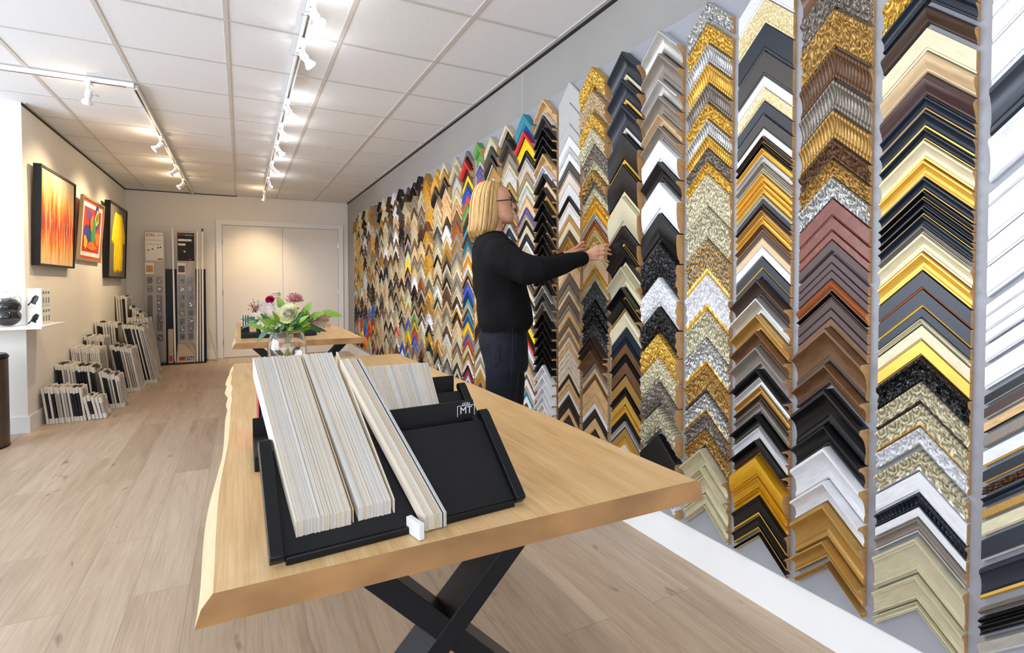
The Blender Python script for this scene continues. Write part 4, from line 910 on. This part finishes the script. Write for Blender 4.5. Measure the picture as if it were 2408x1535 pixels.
def leaflets(z, lb):
    t = thing('leaflet_box', lb, 'leaflet box', (-1.49, 5.02, z)); 
    one_box('card_box', (0, 0, 0), (.086, .19, .142), M_paper, t, .001)
    q = MB(); q.tube([(.03, -.001, .03), (.045, -.001, .06), (.06, -.001, .085)], [.018, .02, .012], 8); q.tube([(.003, -.001, .012), (.02, -.001, .035), (.05, -.001, .02)], .006, 6); q.v = [(x, min(0, y*.04-.0004), zz) for x, y, zz in q.v]; q.build('printed_figure', M_blackgl, t)
    for j in range(3):
        one_box('leaflet', (.0862, .012+j*.06, .012), (.0885, .06+j*.06, .13), M_paper, t); one_box('green_mark', (.0886, .02+j*.06, .098), (.0888, .05+j*.06, .118), mat('green_print', lin(60, 140, 70), .6), t)
        one_box('black_mark', (.0886, .02+j*.06, .025), (.0888, .045+j*.06, .07), M_blackgl, t)
leaflets(.8605, 'lower white leaflet box with dark print on corner shelf'); leaflets(1.0035, 'upper white leaflet box with dark print on corner shelf')
bn = thing('waste_bin', 'tall round bronze bin with black lid at left edge', 'bin', (-1.70, 4.78, 0))
q = MB(); q.lathe([(.150, 0), (.155, .01), (.160, .012), (.160, .64), (.156, .645)], 40); q.build('bin_body', mat('bronze_metal', lin(104, 92, 84), .32, .8), bn, smooth=.5)
q = MB(); q.lathe([(.164, .0), (.164, .014), (.150, .03), (.150, .0302)], 40, (0, 0, .645)); q.lathe([(.163, .0), (.163, .012), (.15, .0122)], 40, (0, 0, .0001)); q.build('lid', M_blackplastic, bn, smooth=.5)

# ---------------- picture frames stacked on the floor ----------------
SPN = [mat('black_frame_spine', (.014, .014, .018), .4), mat('white_frame_spine', lin(222, 216, 206), .5), mat('grey_frame_spine', lin(176, 172, 166), .4, .3)]
M_card = mat('white_corner_card', lin(226, 222, 214), .7); M_wrap = mat('wrapped_print', lin(176, 172, 166), .25, var=.25, vs=6)
rr4 = random.Random(21)
def frame_row(rowname, Y, x0, x1, n, h0, h1, L0, lean=.12, pat=None):
    if x0 < -1.4: lean = min(lean, .045/h0)
    for i in range(n):
        t = i/max(1, n-1); x = x0+(x1-x0)*t; h = h0+(h1-h0)*t+rr4.uniform(-.008, .008); L = L0*(.9+.2*rr4.random()); th = (x1-x0)/max(1, n-1)*.72; th = min(th, .026)
        m = SPN['KWG'.index(pat[i % len(pat)])] if pat else rr4.choice(SPN)
        nm = {SPN[0]: 'black', SPN[1]: 'white', SPN[2]: 'grey'}[m]
        o = thing('framed_print', f'{nm} edged wrapped frame, {ordn(i+1)} from wall in {rowname}', 'picture frame', (x, Y+rr4.uniform(0, .02)+.12*t*0, th*math.sin(lean)*.5), 0, 'frames in ' + rowname)
        R = Matrix.Rotation(-lean, 4, 'Y'); w_ = .022
        q = MB()
        for a, c in [((0, 0, 0), (th, w_, h)), ((0, L-w_, 0), (th, L, h)), ((0, w_, 0), (th, L-w_, w_)), ((0, w_, h-w_), (th, L-w_, h))]: q.box(a, c, 0, R)
        q.build('moulding', m, o)
        q = MB(); q.box((th*.3, w_, w_), (th*.8, L-w_, h-w_), 0, R); q.build('wrapped_front', M_wrap, o)
        q = MB(); c_ = .05; e = .0012
        for (ya, yb) in ((-e, c_), (L-c_, L+e)):
            for (za, zb) in ((0, c_*.9), (h-c_*.9, h+e)):
                q = MB(); q.box((-e, ya, za if za else .0), (th+e, yb, zb), 0, R); q.build('corner_protector', M_card, o)
frame_row('the front row', 5.36, -1.485, -1.235, 13, .31, .29, .22, pat='WKWKGGWGWKKKW')
frame_row('the small front row end', 5.38, -1.205, -1.10, 5, .205, .19, .18, .2, pat='WKWWG')
frame_row('the second row', 5.76, -1.485, -1.22, 14, .45, .40, .3, pat='KKWGWWGKKKKWKK')
frame_row('the second row, right part', 5.79, -1.16, -1.03, 8, .35, .30, .26, .15, pat='WKKGWKWG')
frame_row('the third row', 6.22, -1.485, -1.27, 14, .55, .53, .32, pat='WWWGWWWWGWW')
frame_row('the long row behind the third', 6.60, -1.20, -1.03, 9, .52, .48, .34, .17, pat='GKKKGWGGW')
frame_row('the fourth row at the wall', 6.70, -1.485, -1.33, 10, .62, .60, .32, pat='KWWWGWWW')
frame_row('the tall black and white row', 7.06, -1.12, -.935, 11, .72, .69, .36, .19, pat='WKKKWKWKWGG')
frame_row('the fifth row at the wall', 7.15, -1.485, -1.29, 9, .74, .72, .34, pat='WKKWWGW')
frame_row('the pale row by the hook boards', 7.72, -1.2, -1.01, 7, .76, .74, .36, .15, pat='GWG')
frame_row('the tallest row in the corner', 8.24, -1.485, -1.38, 5, 1.03, 1.02, .34, pat='WWGKW')
frame_row('the stepped row in the corner', 8.22, -1.345, -1.21, 6, .88, .76, .34, .03, pat='KWWKWG')

# ---------------- hook boards with hanging fittings ----------------
st = thing('display_stand', 'tall display stand with two grey hook boards and dark panels', 'display stand', (-1.28, 8.6, 0))
one_box('base', (.0, .0, .0), (.80, .32, .02), M_blackplastic, st, .002)
navy = mat('dark_navy_panel', (.012, .016, .03), .4)
one_box('dark_panel', (.26, .255, .02), (.415, .275, 1.41), navy, st); one_box('dark_panel', (.65, .255, .02), (.79, .275, 1.415), navy, st)
peg = mat('light_grey_board', lin(190, 184, 176), .5, var=.02)
one_box('hook_board', (.005, .215, .02), (.26, .235, 1.97), peg, st, .002); one_box('hook_board', (.41, .215, .02), (.655, .235, 1.985), peg, st, .002)
q = MB(); q.add([(.41, .03, .02), (.655, .03, .02), (.655, .03, .03), (.41, .03, .03), (.41, .214, .02), (.655, .214, .02), (.655, .214, .30), (.41, .214, .30)], [(0, 1, 2, 3), (4, 5, 6, 7), (0, 1, 5, 4), (3, 2, 6, 7), (0, 3, 7, 4), (1, 2, 6, 5)])
q.build('sloping_foot', mat('beige_foot', lin(176, 160, 140), .5), st)
RX = Matrix.Rotation(PI/2, 4, 'X'); M_red = mat('red_print', lin(188, 40, 40), .5); M_ink = mat('dark_ink', lin(50, 46, 44), .6)
hd = one_box('header_sign', (.02, .209, 1.53), (.245, .2148, 1.945), M_paper, st)
text('sign_text', 'STAS', .05, Matrix.Translation((.03, .2085, 1.905)) @ RX, M_red, hd, align='LEFT', bold=True); text('sign_text', 'multirail', .036, Matrix.Translation((.155, .2085, 1.905)) @ RX, M_red, hd, align='LEFT', sx=.72)
q = MB()
for z, x0, x1 in ((1.83, .03, .23), (1.77, .04, .22)): q.box((x0, .208, z), (x1, .2088, z+.004))
for x in (.05, .1, .17, .2): q.box((x, .208, 1.66+x*.3), (x+.018, .2088, 1.68+x*.3))
q.box((.17, .208, 1.545), (.24, .2088, 1.56)); q.build('printed_lines', M_ink, hd)
hd2 = one_box('header_sign', (.425, .209, 1.535), (.645, .2148, 1.955), mat('black_sign', (.02, .017, .017), .5), st)
text('sign_text', 'STAS', .042, Matrix.Translation((.43, .2085, 1.925)) @ RX, M_red, hd2, align='LEFT', bold=True); text('sign_text', 'cliprail max', .034, Matrix.Translation((.525, .2085, 1.925)) @ RX, M_paper, hd2, align='LEFT', sx=.66)
q = MB(); q.box((.435, .208, 1.83), (.61, .2088, 1.862)); q.box((.435, .208, 1.765), (.53, .2088, 1.795)); q.build('white_bars', M_paper, hd2)
q = MB(); q.box((.505, .208, 1.66), (.53, .2088, 1.69)); q.build('yellow_mark', AC['yellow'], hd2); q = MB(); q.box((.575, .208, 1.545), (.6, .2088, 1.565)); q.build('red_mark', M_red, hd2)
for x in (.015, .42):
    t = thing('booklet', ['small white booklet with cover picture on the left hook board', 'small white booklet with cover picture on the right hook board'][x > .1], 'booklet', (-1.28+x, 8.795, 1.33), 0)
    one_box('cover', (0, 0, 0), (.11, .012, .17), M_paper, t); one_box('cover_picture', (.012, -.0006, .03), (.098, 0, .13), [mat('cover_tan', lin(196, 150, 110), .6), mat('cover_dark', lin(90, 82, 80), .6)][x > .1], t)
M_bag = mat('clear_bag', lin(112, 110, 114), .15, var=.3, vs=60); PCS = [mat('small_fittings', lin(60, 60, 66), .35, .4, var=.5, vs=90), M_paper, M_alu, mat('blue_fittings', lin(60, 90, 140), .4)]
def packet(x, z, h=.085, w_=.062, mi=0, lb='', grp=''):
    t = thing('fittings_packet', lb, 'packet', (-1.28+x, 8.78, z), 0, grp)
    one_box('bag', (-w_/2, .0, -h), (w_/2, .014, 0), M_bag, t, .003)
    q = MB(); rx = random.Random(int(x*999+z*77))
    for k in range(6 if h < .1 else 16):
        a, c = rx.uniform(-w_/2+.008, w_/2-.014), -rx.uniform(.02, h-.008); q.box((a, -.003, c), (a+rx.uniform(.006, .018), .0, c+rx.uniform(.005, .016)))
    q.build('fittings', PCS[mi], t); q = MB(); q.tube([(0, .034, .012), (0, -.012, .012), (0, -.016, .02)], .0022, 6); q.build('hook', M_chrome, t)
nm2 = {0: 'top', 1: 'second', 2: 'third', 3: 'fourth', 4: 'fifth', 5: 'sixth', 6: 'seventh', 7: 'bottom'}
for i, z in enumerate((1.285, 1.155, 1.03, .91, .795, .67, .56, .44)):
    for j, x in enumerate((.475, .585)): packet(x, z, mi=(i*2+j*3+i//3) % 4, lb=f'{nm2[i]} row {["left", "right"][j]} packet of fittings on the right hook board', grp='packets on the right hook board')
for i, z in enumerate((1.285, 1.155)):
    for j, x in enumerate((.07, .19)): packet(x, z, mi=(i+j) % 4, lb=f'{["upper", "lower"][i]} {["left", "right"][j]} small packet of fittings on the left hook board', grp='packets on the left hook board')
for j, x in enumerate((.07, .19)): packet(x, 1.02, h=.52, w_=.06, mi=j*2, lb=f'long narrow {["left", "right"][j]} blister packet on the left hook board', grp='packets on the left hook board')
packet(.19, .44, lb='lone lower packet of fittings on the left hook board', mi=1, grp='packets on the left hook board')
one_box('red_square', (.445, .0335, .075), (.51, .0339, .135), M_red, st, M=Matrix.Translation((0, .012, -.03)) @ Matrix.Rotation(-.6*0, 4, 'X'))
one_box('dark_label', (.515, .0335, .075), (.635, .0339, .135), M_ink, st, M=Matrix.Translation((0, .012, -.03)))
text('foot_text', 'STAS', .05, Matrix.Translation((.575, .0452, .075)) @ RX, M_paper, st, bold=True)
def rail(x, ytop, ybot, z1, lb, m=M_white, w_=.022, x2=None):
    q = MB(); x2 = x if x2 is None else x2; q.add([(x2, ybot, .021), (x2+w_, ybot, .021), (x2+w_, ybot+.014, .021), (x2, ybot+.014, .021), (x, ytop, z1), (x+w_, ytop, z1), (x+w_, ytop+.014, z1), (x, ytop+.014, z1)],
          [(0, 1, 2, 3), (4, 5, 6, 7), (0, 1, 5, 4), (1, 2, 6, 5), (2, 3, 7, 6), (3, 0, 4, 7)])
    tag(q.build('hanging_rail', m), lb, 'rail', 'white rails leaning on the display stand')
rail(-.925, 8.80, 8.70, 2.02, 'single white rail leaning between the two hook boards', x2=-.905)
rail(-.60, 8.80, 8.66, 1.98, 'leftmost of the white rails right of the hook boards', x2=-.615); rail(-.568, 8.80, 8.68, 1.99, 'middle white rail right of the hook boards', x2=-.578, m=mat('ivory_rail', lin(214, 200, 178), .4)); rail(-.535, 8.80, 8.66, 1.985, 'rightmost white rail with dark tip right of the hook boards', x2=-.54)
tag(one_box('end_cap', (-.5355, 8.799, 1.985), (-.512, 8.815, 2.03), M_ink), 'dark cap on top of the rightmost white rail', 'cap')
bx = thing('long_box', 'slim upright beige box between the hook boards', 'box', (-.975, 8.66, .0205)); one_box('carton', (0, 0, 0), (.06, .05, .5), mat('beige_carton', lin(188, 172, 150), .6), bx); one_box('red_label', (.012, -.0005, .03), (.048, 0, .11), M_red, bx)
q = MB(); q.box((0, 0, 0), (.012, .1, .50), 0, Matrix.Translation((-.35, 8.75, .003)) @ Matrix.Rotation(-.22, 4, 'Y')); tag(q.build('thin_board', M_sap), 'thin pale board leaning against the display stand, right side', 'board')
